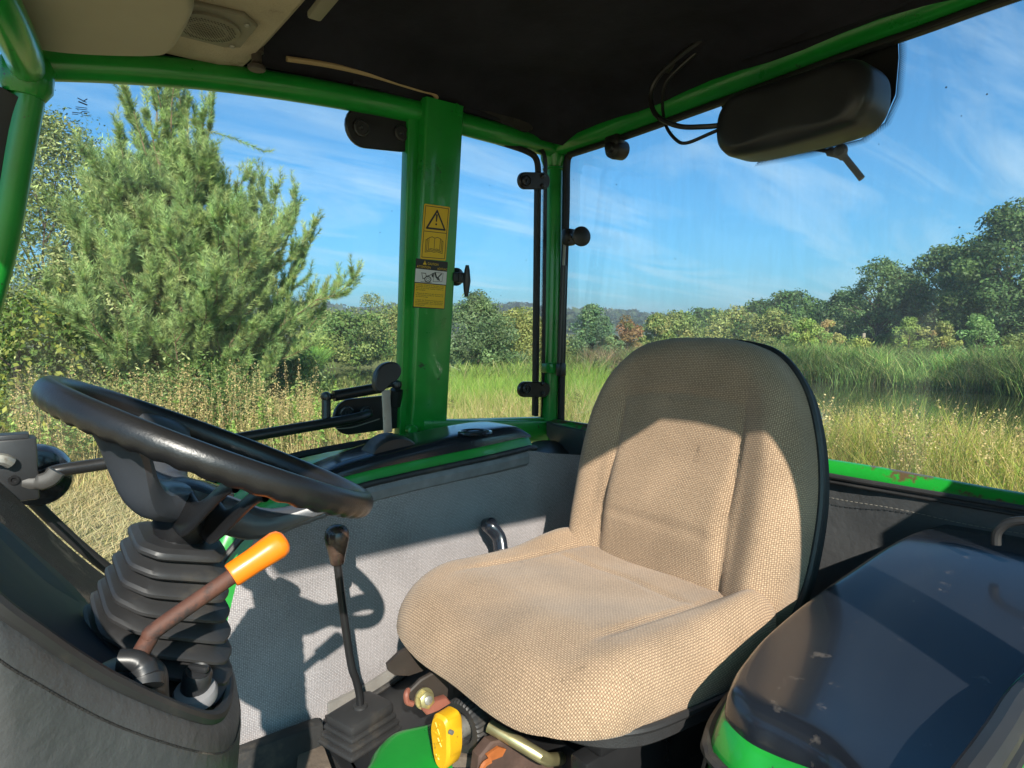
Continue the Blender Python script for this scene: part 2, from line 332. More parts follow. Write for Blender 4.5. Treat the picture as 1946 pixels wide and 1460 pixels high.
REDP = mat('red_brown_paint', (.22, .075, .05), .6, noise=(20, .2))
ORNG2 = mat('orange_rust_primer', (.34, .10, .025), .55, noise=(25, .35))
BROWNB = mat('brown_bracket', (.035, .027, .022), .5, noise=(20, .2), wear=((.12, .06, .03), 20, .6, .1))
MUD = mat('muddy_metal', (.13, .10, .075), .85, noise=(14, .4), bump=(70, .8, .003))
FLOORM = mat('floor_mat', (.02, .02, .02), .8, noise=(8, .4), wear=((.10, .08, .06), 9, .58, .2), bump=(120, .5, .002))
CARPET = mat('carpet_trim', (.022, .021, .02), .95, noise=(30, .4), wear=((.17, .14, .11), 9, .56, .12), bump=(400, 1, .003))
GREYC = mat('pale_fabric_edge', (.19, .18, .165), .9, noise=(20, .2), bump=(500, .8, .001))
GREYR = mat('grey_ring', (.19, .19, .20), .5, noise=(12, .15))
SEATF = weave('seat_fabric', (.56, .40, .262), (.385, .265, .168), (.135, .088, .058), .0057, .45, 9)
PANELF = weave('grey_panel_fabric', (.43, .405, .405), (.32, .30, .305), (.16, .15, .155), .0060, .4, 7)
SHELL = mat('seat_shell', (.016, .016, .017), .7, noise=(20, .3), bump=(500, .7, .001))
GLS = glass('side_glass', .045); GLR = glass('rear_glass', .065, streak=1.3); GLQ = glass('quarter_glass', .05)
FRIT = mat('frit_black', (.010, .010, .011), .45); DOTS = dotmat('frit_dots')
# ================================================================ the tractor
T = thing('tractor', 'green compact tractor seen through its open door, with beige fabric seat and black steering wheel', 'tractor', (.6, .7, 0))
def part(name, mb, mats, parent=None, **k): return mb.build(name, mats, parent or T, **k)
YS = lambda z: 1.35 + .1 * (2.13 - z)
def PS(px, py, off=0):      # on the right-hand side plane (leaning out below)
    r = ray(px, py); t = (1.35 + off + .1 * (2.13 - 1.6)) / (r.y + .1 * r.z); return EYE + r * t
XR = 1.25
# --- frame
m = MB(); tr_ = cr_([PS(40, 122), PS(120, 124), PS(230, 130), PS(400, 145), PS(600, 175), PS(790, 213), PS(960, 258), P(1053, 282, x=XR, )], 6)
tube(m, tr_, .026, 16); part('side_roof_rail', m, GREEN)
m = MB(); hd = [P(x, y, x=XR) for x, y in ((1053, 278), (1176, 235), (1408, 146), (1606, 68), (1750, 15), (1946, -60))]
hd.append(V((XR, -.05, hd[-1].z))); hd = cr_(hd, 6); tube(m, hd, .031, 16); rear_head = part('rear_roof_rail', m, GREEN)
m = MB(); tube(m, [P(1052, 262, x=XR), P(1052, 330, x=XR), P(1050, 500, x=XR), P(1046, 700, x=XR), P(1043, 842, x=XR)], .025, 16)
lathe(m, P(1052, 290, x=XR), (0, 0, 1), [(.026, -.045), (.036, -.02), (.038, .02), (.03, .03)], 18); lathe(m, P(1052, 322, x=XR), (0, 0, 1), [(.028, -.004), (.031, -.002), (.031, .002), (.028, .004)], 18)
corner_post = part('rear_corner_post', m, GREEN)
# B pillar: flat box section
bt, bb = PS(836, 205, -.02), PS(803, 842, -.02)
m = MB(); dn = (bb - bt).normalized(); bar(m, [bt + V((.001, 0, .01)), bb + V((.003, 0, 0))], .100, .05, .006, upv=(1, 0, 0))
bar(m, [PS(783, 195, .0), PS(764, 838, .0)], .03, .03, .003, upv=(1, 0, 0))
prism(m, [PS(868, 196, -.05), PS(880, 205, -.05), PS(878, 222, -.05), PS(868, 214, -.05)], (0, 1, 0), .03)
pillar = part('window_pillar', m, GREEN)
m = MB(); lathe(m, PS(783, 818, -.055), (0, -1, 0), [(.013, -.01), (.013, .006), (.010, .009), (.004, .009)], 14); lathe(m, PS(783, 835, -.055), (0, -1, 0), [(.008, -.01), (.008, .004), (.005, .006)], 14); m.build('bolt', GREEN, pillar)
m = MB(); bar(m, [PS(795, 821, -.03), PS(900, 820, -.02), V((P(1040, 818, x=XR).x, P(1040, 818, x=XR).y, P(1040, 818, x=XR).z))], .062, .045, .006)
bar(m, [PS(838, 801, -.0), P(1040, 795, x=XR)], .008, .03, .002)
part('quarter_window_sill', m, GREEN)
# rear sill
m = MB(); rs = [P(1046, 812, x=XR), P(1110, 822, x=XR), P(1570, 897, x=XR), P(1750, 930, x=XR), P(1946, 968, x=XR)]
d_ = (rs[-1] - rs[-2]).normalized(); rs.append(V((XR, -.06, rs[-1].z))); tube(m, cr_(rs, 10), .026, 16, sy=1.0); part('rear_window_sill', m, GREENR, label='green rear sill tube with rust and mud showing through chipped paint')
# front pillar and front header on the right-hand front corner
m = MB(); fp = cr_([P(58, 128, y=1.34), P(50, 190, y=1.345), P(28, 310, y=1.36), P(-2, 470, y=1.38), P(-60, 700, y=1.41), P(-90, 900, y=1.42)], 5); tube(m, fp, .025, 14, sy=1.1)
lathe(m, P(50, 150, y=1.34), (0.1, 0, 1), [(.028, -.03), (.037, -.015), (.038, .02), (.03, .035)], 16)
part('front_pillar', m, GREEN)
m = MB(); fh = [P(52, 132, y=1.34), P(5, 20, y=1.05), V((-.12, .6, 2.12)), V((-.12, -.02, 2.08))]; tube(m, cr_(fh, 8), .025, 14); part('front_roof_rail', m, GREEN)
m = MB(); fsx = cr_([P(22, 178, y=1.33), P(-5, 240, y=1.34), P(-40, 420, y=1.36), P(-110, 700, y=1.39)], 4); bar(m, fsx, .035, .02, .004, upv=(1, 0, 0)); part('windscreen_seal', m, SEAL)
# left-hand side (behind and beside the camera): unseen pillars, rail, roof edge, set where their shadows should fall
YL = -.02
m = MB(); tube(m, cr_([V((-.12, YL, 2.06)), V((.2, YL, 2.1)), V((.6, YL, 2.1)), V((1.25, YL, 2.09))], 5), .03, 12); part('side_roof_rail', m, GREEN)
m = MB(); bpl = [V((.50, YL - .01, 2.05)), V((.585, YL - .01, 1.94)), V((.64, YL - .02, 1.83)), V((.665, YL - .03, 1.7)), V((.675, YL - .05, 1.38))]; bar(m, cr_(bpl, 5), .085, .045, .005, upv=(1, 0, 0)); prism(m, [V((.56, YL, 2.04)), V((.77, YL, 2.06)), V((.77, YL - .02, 1.80)), V((.66, YL - .03, 1.60)), V((.64, YL - .02, 1.80))], (0, -1, 0), .02); part('window_pillar', m, GREEN)  # gusset plate added at the top to keep sun off the upper backrest
m = MB(); tube(m, [V((XR, YL, 2.06)), V((XR, YL, 1.3))], .028, 12); part('rear_corner_post', m, GREEN)
m = MB(); prism(m, [V((1.04, YL, 2.02)), V((1.22, YL, 2.02)), V((1.22, YL, 1.33)), V((.94, YL, 1.33)), V((.94, YL, 1.615)), V((1.03, YL, 1.66))], (0, -1, 0), .02); part('rear_sun_blocker', m, GREEN)  # unseen plate added to block sun, outline shapes the shadow on the rear panel
m = MB(); bar(m, [V((.66, YL - .02, 1.36)), V((1.25, YL, 1.36))], .06, .045); part('quarter_window_sill', m, GREEN)
# --- roof
m = MB()   # outer shell and side skirts so that daylight enters only through the openings
yl, yr = -.10, 1.44
rows = []
for i in range(9):
    x = -.28 + 1.57 * i / 8; fx = 1 - abs(i / 4 - 1) ** 4
    rows.append([V((x, yl, 2.035 + .14 * sm(1.08, 1.22, x))), V((x, yl + .01, 2.18)), V((x, yl + .12, 2.2 + .03 * fx)), V((x, .67, 2.24 + .03 * fx)), V((x, yr - .12, 2.25 + .03 * fx)), V((x, yr - .01, 2.2)), V((x, yr, 2.135))])
surf(m, rows); surf(m, [[V((p.x, p.y, p.z + .02)) for p in r[::-1]] for r in rows])
for r in (rows[0], rows[-1]):
    m.add(r, [list(range(7)), list(range(7))[::-1]])
part('roof_shell', m, GLOSSD)
m = MB(); rows = []
for i in range(15):          # quilted cloth liner sagging a little inside the roof
    x = .38 + .9 * i / 14; r = []
    for j in range(21):
        y = .0 + 1.36 * j / 20; e = min(sm(0, .16, y), sm(0, .16, 1.36 - y), sm(0, .2, 1.28 - x))
        r.append(V((x, y, 2.125 + .06 * e + .005 * math.sin(x * 14 + y * 5) + .004 * math.sin(y * 19 + x * 3))))
    rows.append(r)
sheet(m, rows, .006, (0, 0, 1)); liner = part('roof_lining', m, LINER)
m = MB(); bar(m, [p + V((0, -.006, .034)) for p in tr_[26:]], .02, .03, .004); bar(m, [p + V((-.012, 0, .034)) for p in hd[:40]], .02, .03, .004); m.build('lining_seam', LINER, liner)
m = MB(); tube(m, cr_([P(545, 112, y=1.31), P(620, 123, y=1.31), P(700, 141, y=1.31), P(790, 168, y=1.31), P(822, 177, y=1.31), P(830, 187, y=1.315)], 6), .0055, 8); part('pull_strap', m, mat('tan_strap', (.42, .30, .16), .6))
m = MB(); prism(m, cr_([P(805, 178, y=1.325), P(880, 186, y=1.32), P(960, 215, y=1.32), P(1010, 238, y=1.325), P(1000, 250, y=1.33), P(940, 228, y=1.33), P(870, 202, y=1.33)], 4, True), (0, 1, 0), .012); part('lining_flap', m, CARPET)
m = MB(); lathe(m, P(884, 184, y=1.312), (0, -1, -.2), [(.007, -.01), (.009, 0), (.006, .004), (.002, .005)], 12); part('bolt', m, STEEL)
# overhead console (beige)
m = MB(); zc = 2.11
pro = [(-.14, 2.105), (.0, 2.105), (.1, zc), (.25, zc), (.34, zc), (.385, zc + .008), (.405, zc + .03), (.41, zc + .09), (.41, zc + .12)]
rows = [[V((x, y, z + .006 * math.sin(y * 4))) for x, z in pro] for y in np.linspace(.02, 1.34, 14)]
sheet(m, rows, .02, (0, 0, 1)); console = part('overhead_console', m, BEIGE)
sc = P(398, 42, z=2.105); m = MB(); pl = [(-.058, -.06), (.035, -.072), (.062, -.045), (.062, .05), (.04, .066), (-.058, .066)]
prism(m, [sc + V((a, b, 0)) for a, b in pl], (0, 0, -1), .008, bev=.002); spk = m.build('speaker_frame', GRILLE, console, smooth=False)
m = MB(); lathe(m, sc + V((-.004, 0, -.008)), (0, 0, -1), [(.050, 0), (.050, .004), (.047, .005), (.03, .007), (.004, .008)], 32); m.build('speaker_grille', GRILLE, console)
m = MB()
for i in range(-9, 10):
    for j in range(-9, 10):
        a, b = i * .0047 + (j % 2) * .00235, j * .0042
        if a * a + b * b < .0425 ** 2:
            q = math.sqrt(a * a + b * b); z = -.0135 - .0036 * (1 - q / .05) 
            c = sc + V((a - .004, b, z)); m.add([c + V((math.cos(k * 1.047) * .0015, math.sin(k * 1.047) * .0015, 0)) for k in range(6)], [(5, 4, 3, 2, 1, 0)])
tag(m.build('grille_holes', HOLE, console, smooth=False), kind='stuff')
for a, b in ((.045, -.046), (.048, .05), (-.05, .055)):
    m = MB(); lathe(m, sc + V((a, b, -.009)), (0, 0, -1), [(.005, 0), (.004, .002), (.001, .003)], 10); m.build('screw', STEEL, console)
for px, py in ((102, 136), (488, 134)):
    m = MB(); c = P(px, py, z=2.085); lathe(m, c, (0, 0, 1), [(.002, -.001), (.014, 0), (.016, .002), (.016, .007), (.013, .009), (.009, .014), (.009, .03), (.013, .032), (.013, .05)], 28, flute=.04); m.build('console_knob', mat('knob_taupe', (.055, .045, .038), .5) if px == 102 else bpy.data.materials['knob_taupe'], console)
m = MB(); a0, a1 = P(596, 32, z=2.085), P(655, -40, z=2.085); box(m, (a0 + a1) / 2, (a1 - a0).length, .022, .012, X=(a1 - a0), Y=(0, 1, 0) if abs((a1-a0).normalized().y) < .9 else (1, 0, 0)); m.build('trim_clip', GRILLE, console)
# sun visor slab
m = MB(); zv = 2.04
vo = [P(-90, 40, z=zv), P(20, 62, z=zv), P(60, 80, z=zv), P(150, 92, z=zv), P(290, 96, z=zv), P(325, 84, z=zv), P(346, 56, z=zv), P(368, 14, z=zv), P(400, -60, z=zv)]
vo = [(p.x, p.y) for p in vo]; vo2 = vo + [(.36, .6), (.36, .2), (-.1, .2), (-.12, .7)]
pillow(m, [(a, b) for a, b in vo2], (0, 0, zv), (1, 0, 0), (0, 1, 0), (0, 0, -1), lambda s, t: .012, .014, .012, n=5, steps=14); part('sun_visor', m, VISOR)
# --- side door (right): frameless glass with hinges, strut, pull bar and latch
m = MB()
dl = [PS(74, 132, .035), PS(230, 138, .035), PS(400, 156, .035), PS(600, 187, .035), PS(792, 222, .035), PS(782, 420, .035), PS(772, 640, .035), PS(764, 838, .035), PS(640, 870, .035), PS(560, 900, .035), PS(470, 970, .035), PS(400, 1080, .035), PS(330, 1200, .035), PS(250, 1160, .035), PS(100, 1010, .035), PS(0, 905, .035), PS(-70, 800, .035), PS(-40, 620, .035), PS(10, 440, .035), PS(45, 280, .035)]
c = sum(dl, V()) / len(dl); N_ = len(dl)
m.add([c] + dl, [(0, 1 + i, 1 + (i + 1) % N_) for i in range(N_)]); door = part('door', m, GLS, smooth=False, label='clear door glass of the far side')
m = MB(); bar(m, cr_([PS(66, 134, .03), PS(230, 139, .03), PS(400, 158, .03), PS(600, 189, .03), PS(770, 219, .03)], 5), .006, .012, .002); bar(m, [PS(789, 224, .03), PS(780, 420, .03), PS(770, 640, .03), PS(760, 838, .03)], .012, .016, .003, upv=(1, 0, 0)); bar(m, [PS(782, 240, .035), PS(774, 420, .035), PS(766, 560, .035)], .006, .012, .002, upv=(1, 0, 0))
m.build('door_seal', SEAL, door)
m = MB(); bar(m, cr_([PS(40, 930, .02), PS(100, 990, .02), PS(160, 1045, .02), PS(215, 1088, .02), PS(260, 1112, .02)], 5), .02, .02, .006); bar(m, cr_([PS(0, 890, .02), PS(40, 930, .02)], 2), .02, .02, .006); m.build('door_seal', SEAL, door)
def stadium(mb, c, L, H, X, n, th, m=0, bev=.003):
    X = V(X).normalized(); n = V(n).normalized(); Z = n.cross(X).normalized(); pts = []
    for k in range(13): a = -math.pi / 2 + math.pi * k / 12; pts.append(c + X * (L / 2 - H / 2 + H / 2 * math.cos(a)) + Z * (H / 2 * math.sin(a)))
    for k in range(13): a = math.pi / 2 + math.pi * k / 12; pts.append(c + X * (-(L / 2 - H / 2) + H / 2 * math.cos(a)) + Z * (H / 2 * math.sin(a)))
    prism(mb, pts, n, th, m, bev)
nrm = V((0, -1, -.1)).normalized()
def hinge_x(a, b): return (b - a).normalized()
hl, hr = PS(653, 238, .01), PS(790, 255, .01)
m = MB(); stadium(m, (hl + hr) / 2, (hr - hl).length, .088, hr - hl, nrm, .012)
hp = m.build('hinge_plate', SATIN, door)
def disc(c, r, name, par, mt=SATIN, h=.006):
    q = MB(); lathe(q, c, nrm, [(r, 0), (r * .98, h * .8), (r * .8, h), (r * .72, h * .6), (r * .3, h * .6), (r * .2, h)], 20); return q.build(name, mt, par)
disc(PS(686, 243, -.003), .019, 'hinge_bolt', door, BLACK); disc(PS(762, 253, -.003), .018, 'hinge_bolt', door, BLACK)
hl, hr = PS(630, 795, .012), PS(775, 778, .012)
m = MB(); stadium(m, (hl + hr) / 2, (hr - hl).length, .084, hr - hl, nrm, .012); m.build('hinge_plate', SATIN, door)
disc(PS(658, 786, -.002), .018, 'hinge_bolt', door, BLACK); disc(PS(694, 784, -.002), .015, 'hinge_bolt', door, BLACK)
m = MB(); ws = cr_([PS(640, 815, 0), PS(670, 812, 0), PS(700, 803, 0), PS(722, 796, 0)], 5); tube(m, ws, .0015, 6); m.build('lock_wire', STEEL, door)
# pull bar
m = MB(); tube(m, cr_([PS(40, 905, -.04), PS(80, 905, -.045), PS(110, 895, -.05), PS(180, 884, -.05), PS(243, 874, -.05), PS(330, 856, -.05), PS(450, 834, -.05), PS(560, 815, -.05), PS(660, 798, -.045), PS(695, 789, -.035), PS(700, 783, -.01), PS(697, 780, .01)], 7), .0115, 12); m.build('pull_bar', SATIN, door)
# latch
lx = PS(18, 900, -.03); m = MB(); box(m, PS(14, 892, -.05), .082, .05, .105, bev=.004); box(m, PS(10, 836, -.045), .065, .04, .02, bev=.003); la = m.build('door_latch', BLACK, door)
m = MB(); lathe(m, PS(72, 900, .03), nrm, [(.055, 0), (.055, .02), (.05, .035), (.03, .042), (.005, .044)], 24); m.build('latch_housing', GLOSSD, door)
m = MB(); tube(m, cr_([PS(44, 918, -.07), PS(70, 918, -.075), PS(95, 910, -.08), PS(108, 896, -.08)], 5), [.011] * 6 + [.014] * 10, 10, sy=.8); m.build('latch_release', mat('dark_grey_lever', (.05, .048, .045), .55, noise=(20, .2)), door)
m = MB(); tube(m, cr_([PS(-10, 872, -.082), PS(8, 874, -.085), PS(20, 880, -.082)], 4), .010, 10); m.build('latch_tongue', STEEL, door)
m = MB(); lathe(m, PS(26, 912, -.077), nrm, [(.008, 0), (.008, .003), (.004, .003), (.003, .001)], 14); m.build('latch_pin', SATIN, door)
# gas strut above the lower hinge
m = MB(); sa, sb = PS(634, 753, -.02), PS(724, 737, -.02); tube(m, [sa, sb], .0125, 14); tube(m, [PS(620, 756, -.02), sa], .006, 10); lathe(m, PS(620, 754, -.02) - V((0, 0, .012)), (0, 0, 1), [(.004, 0), (.011, .006), (.012, .012), (.010, .019), (.003, .023)], 14)
tube(m, [sb, PS(750, 731, -.015)], .0045, 8); lathe(m, PS(754, 731, -.015) - V((0, 0, .012)), (0, 0, 1), [(.004, 0), (.011, .006), (.012, .012), (.010, .019), (.003, .023)], 14)
tube(m, [PS(620, 760, -.02), PS(620, 803, -.03)], .010, 10); tube(m, [PS(754, 740, -.01), PS(752, 770, 0)], .015, 10); box(m, PS(757, 742, 0), .035, .03, .008); m.build('gas_strut', SATIN, door)
# --- quarter window
def framewin(name, pts, mt, frit, dots, n, par=T, label=None, rx=.0, inset=.002):
    """glass pane + printed border band + dot band on the cab side; pts = outline, frit/dots widths"""
    N = len(pts); c = sum(pts, V()) / N; n = V(n).normalized(); q = MB()
    q.add([c] + pts, [(0, 1 + i, 1 + (i + 1) % N) for i in range(N)]); g = q.build(name, mt, par, smooth=False, label=label)
    def ins(d):
        o = []
        for i in range(N):
            a, b, e = pts[i - 1], pts[i], pts[(i + 1) % N]
            t1 = (b - a).normalized(); t2 = (e - b).normalized(); n1 = t1.cross(n); n2 = t2.cross(n)
            if n1.dot(c - b) < 0: n1 = -n1
            if n2.dot(c - b) < 0: n2 = -n2
            bi = (n1 + n2).normalized(); o.append(b + bi * (d / max(bi.dot(n1), .5)))
        return [p + n * inset for p in o]
    i0, i1, i2 = ins(0), ins(frit), ins(frit + dots)
    q = MB(); surf(q, [i0, i1], closed=True); q.build('printed_border', FRIT, g, smooth=False)
    q = MB(); L = 0
    for k in range(N):
        e = (i1[(k + 1) % N] - i1[k]).length
        q.add([i1[k], i1[(k + 1) % N], i2[(k + 1) % N], i2[k]], [(0, 1, 2, 3)], 0, [(L, 0), (L + e, 0), (L + e, dots), (L, dots)]); L += e
    q.build('dot_border', DOTS, g, smooth=False)
    return g
def rcorner(pts, r, n=5):
    o = []; N = len(pts)
    for i in range(N):
        a, b, c = V(pts[i - 1]), V(pts[i]), V(pts[(i + 1) % N]); p = b + (a - b).normalized() * r; q = b + (c - b).normalized() * r
        for k in range(n + 1):
            t = k / n; o.append(p * (1 - t) ** 2 + b * 2 * t * (1 - t) + q * t * t)
    return o
qw = framewin('quarter_window', rcorner([PS(845, 215, .02), PS(1040, 278, .02), PS(1034, 812, .02), PS(815, 818, .02)], .05), GLQ, .012, .012, (0, -1, 0), label='narrow window pane between flat pillar and corner post')
m = MB(); bar(m, [PS(1022, 330, .01), PS(1017, 790, .01)], .012, .02, .003, upv=(1, 0, 0)); bar(m, cr_([PS(880, 251, .0), PS(960, 274, .0), PS(1005, 290, .0), PS(1020, 305, .0), PS(1023, 335, .0)], 4), .012, .015, .003, upv=(0, 0, 1)); m.build('window_seal', SEAL, qw)
for py in (344, 739):
    a, b = PS(981, py, 0), PS(1040, py + 1, 0); m = MB(); stadium(m, (a + b) / 2, (b - a).length, .043, b - a, nrm, .014); h = m.build('window_hinge', SATIN, qw)
    disc(PS(999, py, -.014), .014, 'hinge_bolt', qw, BLACK, .009); m = MB()
    for dy in (-9, 9): lathe(m, PS(1031, py + dy, -.014), nrm, [(.006, 0), (.006, .004), (.003, .006)], 10)
    m.build('hinge_screws', SATIN, qw)
m = MB(); c = PS(862, 526, -.005); lathe(m, c, nrm, [(.016, 0), (.022, .006), (.022, .014), (.016, .02), (.012, .03)], 20); h = c + nrm * .025
box(m, PS(868, 527, -.04), .03, .02, .022, bev=.004); box(m, PS(876, 528, -.045), .022, .02, .024, bev=.003); m.build('window_latch', BLACK, qw)
m = MB(); a, b = PS(888, 504, -.055), PS(886, 564, -.055); tube(m, [a, a * .85 + b * .15, a * .5 + b * .5, a * .15 + b * .85, b], [.004, .0065, .0095, .0065, .004], 10); m.build('latch_handle', BLACK, qw)
# --- rear window
ro = rcorner([P(1068, 290, x=XR + .035), P(1960, -32, x=XR + .035), P(1975, 962, x=XR + .035), P(1062, 806, x=XR + .035)], .06)
# outline extends past the frame towards the camera side
RWN = (-1, 0, 0)
zt0, zt1 = P(1068, 290, x=XR + .035), P(1946, -28, x=XR + .035); zb = P(1570, 880, x=XR + .035); zb1 = P(1946, 944, x=XR + .035)
c4 = [zt0, V((XR + .035, .225, zt1.z + .0)), V((XR + .035, .225, zb1.z - .02)), P(1062, 812, x=XR + .035)]
rw = framewin('rear_window', rcorner(c4, .05), GLR, .010, .012, RWN, label='dusty rear window with smears and dirt specks')
m = MB(); bar(m, cr_([P(1100, 288, x=XR + .02), P(1082, 296, x=XR + .02), P(1077, 318, x=XR + .02), P(1076, 400, x=XR + .02), P(1070, 600, x=XR + .02), P(1066, 800, x=XR + .02)], 4), .012, .02, .003, upv=(0, 1, 0))
bar(m, [hp_ + V((.004, 0, -.036)) for hp_ in hd[2:]], .012, .02, .003); m.build('window_seal', SEAL, rw)
pt = [P(x, y, x=XR + .032) for x, y in ((1370, 200), (1706, 64), (1708, 110), (1702, 180), (1680, 230), (1635, 262), (1440, 306), (1400, 290))]
m = MB(); m.add(pt, [list(range(8))]); m.build('printed_patch', FRIT, rw, smooth=False)
m = MB(); pp = [P(x, y, x=XR + .0318) for x, y in ((1708, 66), (1709, 110), (1703, 182), (1681, 233), (1636, 265), (1540, 288), (1440, 308))]; L = 0
cc = P(1540, 180, x=XR + .0318)
for a, b in zip(pp, pp[1:]):
    e = (b - a).length; o1 = a + (a - cc).normalized() * .013; o2 = b + (b - cc).normalized() * .013; m.add([a, b, o2, o1], [(0, 1, 2, 3)], 0, [(L, 0), (L + e, 0), (L + e, .012), (L, .012)]); L += e
m.build('dot_border', DOTS, rw, smooth=False)
m = MB(); lathe(m, P(1168, 283, x=XR + .0), (-1, 0, 0), [(.024, -.03), (.026, 0), (.024, .01), (.014, .014), (.012, .024), (.003, .026)], 22); box(m, P(1168, 268, x=XR + .0), .03, .05, .03, bev=.008); m.build('window_hinge', SATIN, rw)
m = MB(); c = P(1103, 450, x=XR - .03); lathe(m, c, (-.25, -1, 0), [(.006, -.035), (.010, -.02), (.016, -.012), (.0165, .0), (.026, .002), (.026, .009), (.02, .013), (.003, .014)], 22); m.build('window_latch', BLACK, rw)
m = MB(); box(m, P(1081, 451, x=XR - .015), .035, .03, .045, bev=.008); lathe(m, P(1083, 450, x=XR - .035), (-1, -.3, 0), [(.008, 0), (.008, .006), (.002, .007)], 12); m.build('latch_bracket', SATIN, rw)
m = MB(); tube(m, [P(1071, 505, x=XR - .025), P(1064, 700, x=XR - .025)], .0085, 12); tube(m, [P(1073, 462, x=XR - .025), P(1071, 505, x=XR - .025)], .004, 8, m=1); m.build('gas_strut', [SATIN, STEEL], rw)
m = MB(); box(m, P(1044, 700, x=XR - .034), .018, .05, .028, bev=.003); box(m, P(1066, 703, x=XR - .03), .022, .022, .035, bev=.004, m=1); part('strut_bracket', m, [GREEN, SATIN])
# wiper motor cover with cables, wiper arm outside
ya, yb = P(1368, 240, x=1.16).y, P(1652, 150, x=1.14).y
m = MB(); bl, br = P(1405, 292, x=1.16), P(1640, 240, x=1.14); zlo, zhi = 1.948, 2.072; cz = (zlo + zhi) / 2; cy = (ya + yb) / 2; hw = abs(ya - yb) / 2 + .002; hh = (zhi - zlo) / 2
ct = []
for k in range(24):
    a = 2 * math.pi * k / 24; e = 2.0; cx_, sn_ = math.cos(a), math.sin(a)
    ct.append((cx_ * hh * .98 + (hw - hh) * (1 if cx_ > 0 else -1) * min(1, abs(cx_) * 3), math.copysign(abs(sn_) ** .8, sn_) * hh))
pillow(m, ct, (1.175, cy, cz), (0, 1, 0), (0, 0, 1), (-1, 0, 0), lambda s, t: .045, .05, .03, n=2, steps=16, c=(0, 0)); part('wiper_motor_cover', m, BLACK)
cxx = 1.13
m = MB(); tube(m, cr_([P(1400, 25, x=1.15), P(1340, 70, x=1.12), P(1285, 112, x=1.12), P(1248, 150, x=1.12), P(1236, 185, x=1.12), P(1248, 220, x=1.12), P(1290, 240, x=1.12), P(1340, 241, x=1.13), P(1372, 238, x=1.15)], 8), .0055, 8)
tube(m, cr_([P(1330, 95, x=1.15), P(1290, 130, x=1.14), P(1264, 160, x=1.13), P(1259, 200, x=1.13), P(1266, 240, x=1.13), P(1285, 266, x=1.13), P(1305, 272, x=1.13), P(1345, 256, x=1.14), P(1372, 244, x=1.15)], 8), .0036, 8)
m2 = part('wiper_cable', m, SATIN)
m = MB(); tube(m, cr_([P(1395, 20, x=1.16), P(1330, 80, x=1.15), P(1290, 105, x=1.15), P(1265, 135, x=1.15)], 6), .009, 8); m.build('cable_sleeve', mat('cable_tape', (.03, .02, .014), .35), m2)
m = MB(); wo = XR + .06; tube(m, cr_([P(1545, 283, x=wo), P(1575, 288, x=wo), P(1600, 295, x=wo), P(1618, 315, x=wo), P(1638, 340, x=wo)], 6), [.004] * 6 + [.009] * 8 + [.0065] * 11, 8, sy=.6); lathe(m, P(1600, 288, x=wo), (-1, 0, 0), [(.012, 0), (.014, .006), (.010, .01)], 16); part('wiper_arm', m, mat('grey_wiper', (.10, .105, .11), .5))
m = MB(); fl = [P(1405, -60, x=1.16), P(1409, 115, x=1.19), P(1560, 66, x=1.19), P(1700, 15, x=1.19), P(1800, -40, x=1.16)]; prism(m, fl, (1, 0, 0), .008); part('lining_flap', m, LINER)
m = MB(); box(m, P(1396, 20, x=1.17), .02, .02, .05); part('cable_clip', m, mat('tan_clip', (.22, .17, .12), .6))

# --- right fender, cover, side panel
inner = [(410, 1075), (425, 1052), (452, 1020), (480, 998), (520, 975), (560, 957), (620, 938), (700, 915), (780, 897), (850, 882), (930, 865), (1000, 848)]
I = [P(x, y, y=1.16) for x, y in inner]; I += [V((.965, 1.17, I[-1].z - .004))]
rows = []
for i, p in enumerate(I):
    k = sm(.28, .6, p.x); zz = p.z
    rows.append([p + V((0, .005, -.30)), p + V((0, 0, 0)), p + V((-.004, .012, .022)), p + V((-.012, .05, .034)), p + V((-.02, .15, .038)), p + V((-.03, .26, .012)), p + V((-.03, .275, -.02)), p + V((0, .28, -.2))])
m = MB(); surf(m, [[r[j] for r in rows] for j in range(len(rows[0]))]); fender = part('fender', m, GREEN, label='green far fender with black cover on top')
m = MB(); tube(m, [r[5] + V((0, .01, .004)) for r in rows], .010, 8); m.build('fender_seal', SEAL, fender)
m = MB(); tube(m, [p + V((0, -.010, -.003)) for p in I], .0065, 8); m.build('fender_piping', RUBBER, fender)
# black cover with cup recess and lever dome
tops = [(.44, .0), (.465, .012), (.51, .019), (.60, .023), (.70, .027), (.80, .029), (.88, .027), (.93, .02), (.957, .004)]
def cz_(x): 
    for a, b in zip(I, I[1:]):
        if a.x <= x <= b.x: return a.z + (b.z - a.z) * (x - a.x) / (b.x - a.x)
    return I[-1].z
rows = []
for x, h in tops:
    base = cz_(x) + .024; wdt = .15 * (1 - .35 * sm(.66, .46, x))
    rows.append([V((x, 1.166, base - .004)), V((x, 1.168, base + h * .35)), V((x, 1.174, base + h * .72)), V((x, 1.188, base + h * .95)), V((x, 1.21, base + h * 1.02)), V((x, 1.25, base + h * 1.03)), V((x, 1.166 + wdt - .012, base + h * .95)), V((x, 1.166 + wdt, base + h * .3)), V((x, 1.17 + wdt, base - .01))])
m = MB(); rows_s = [cr_(r, 3) for r in rows]; cols = list(map(list, zip(*rows_s))); cols = [cr_(c_, 4) for c_ in cols]; surf(m, cols); cover = m.build('fender_cover', GLOSSB, fender)
m = MB(); c = P(903, 822, z=1.392); tube(m, [c + V((math.cos(a) * .034, math.sin(a) * .034, .0)) for a in np.linspace(0, 2 * math.pi, 25)[:-1]], .004, 8, closed=True); lathe(m, c, (0, 0, 1), [(.0335, -.0), (.032, -.002), (.031, -.003)], 24, m=1); part('cup_recess', m, [GLOSSD, HOLE])
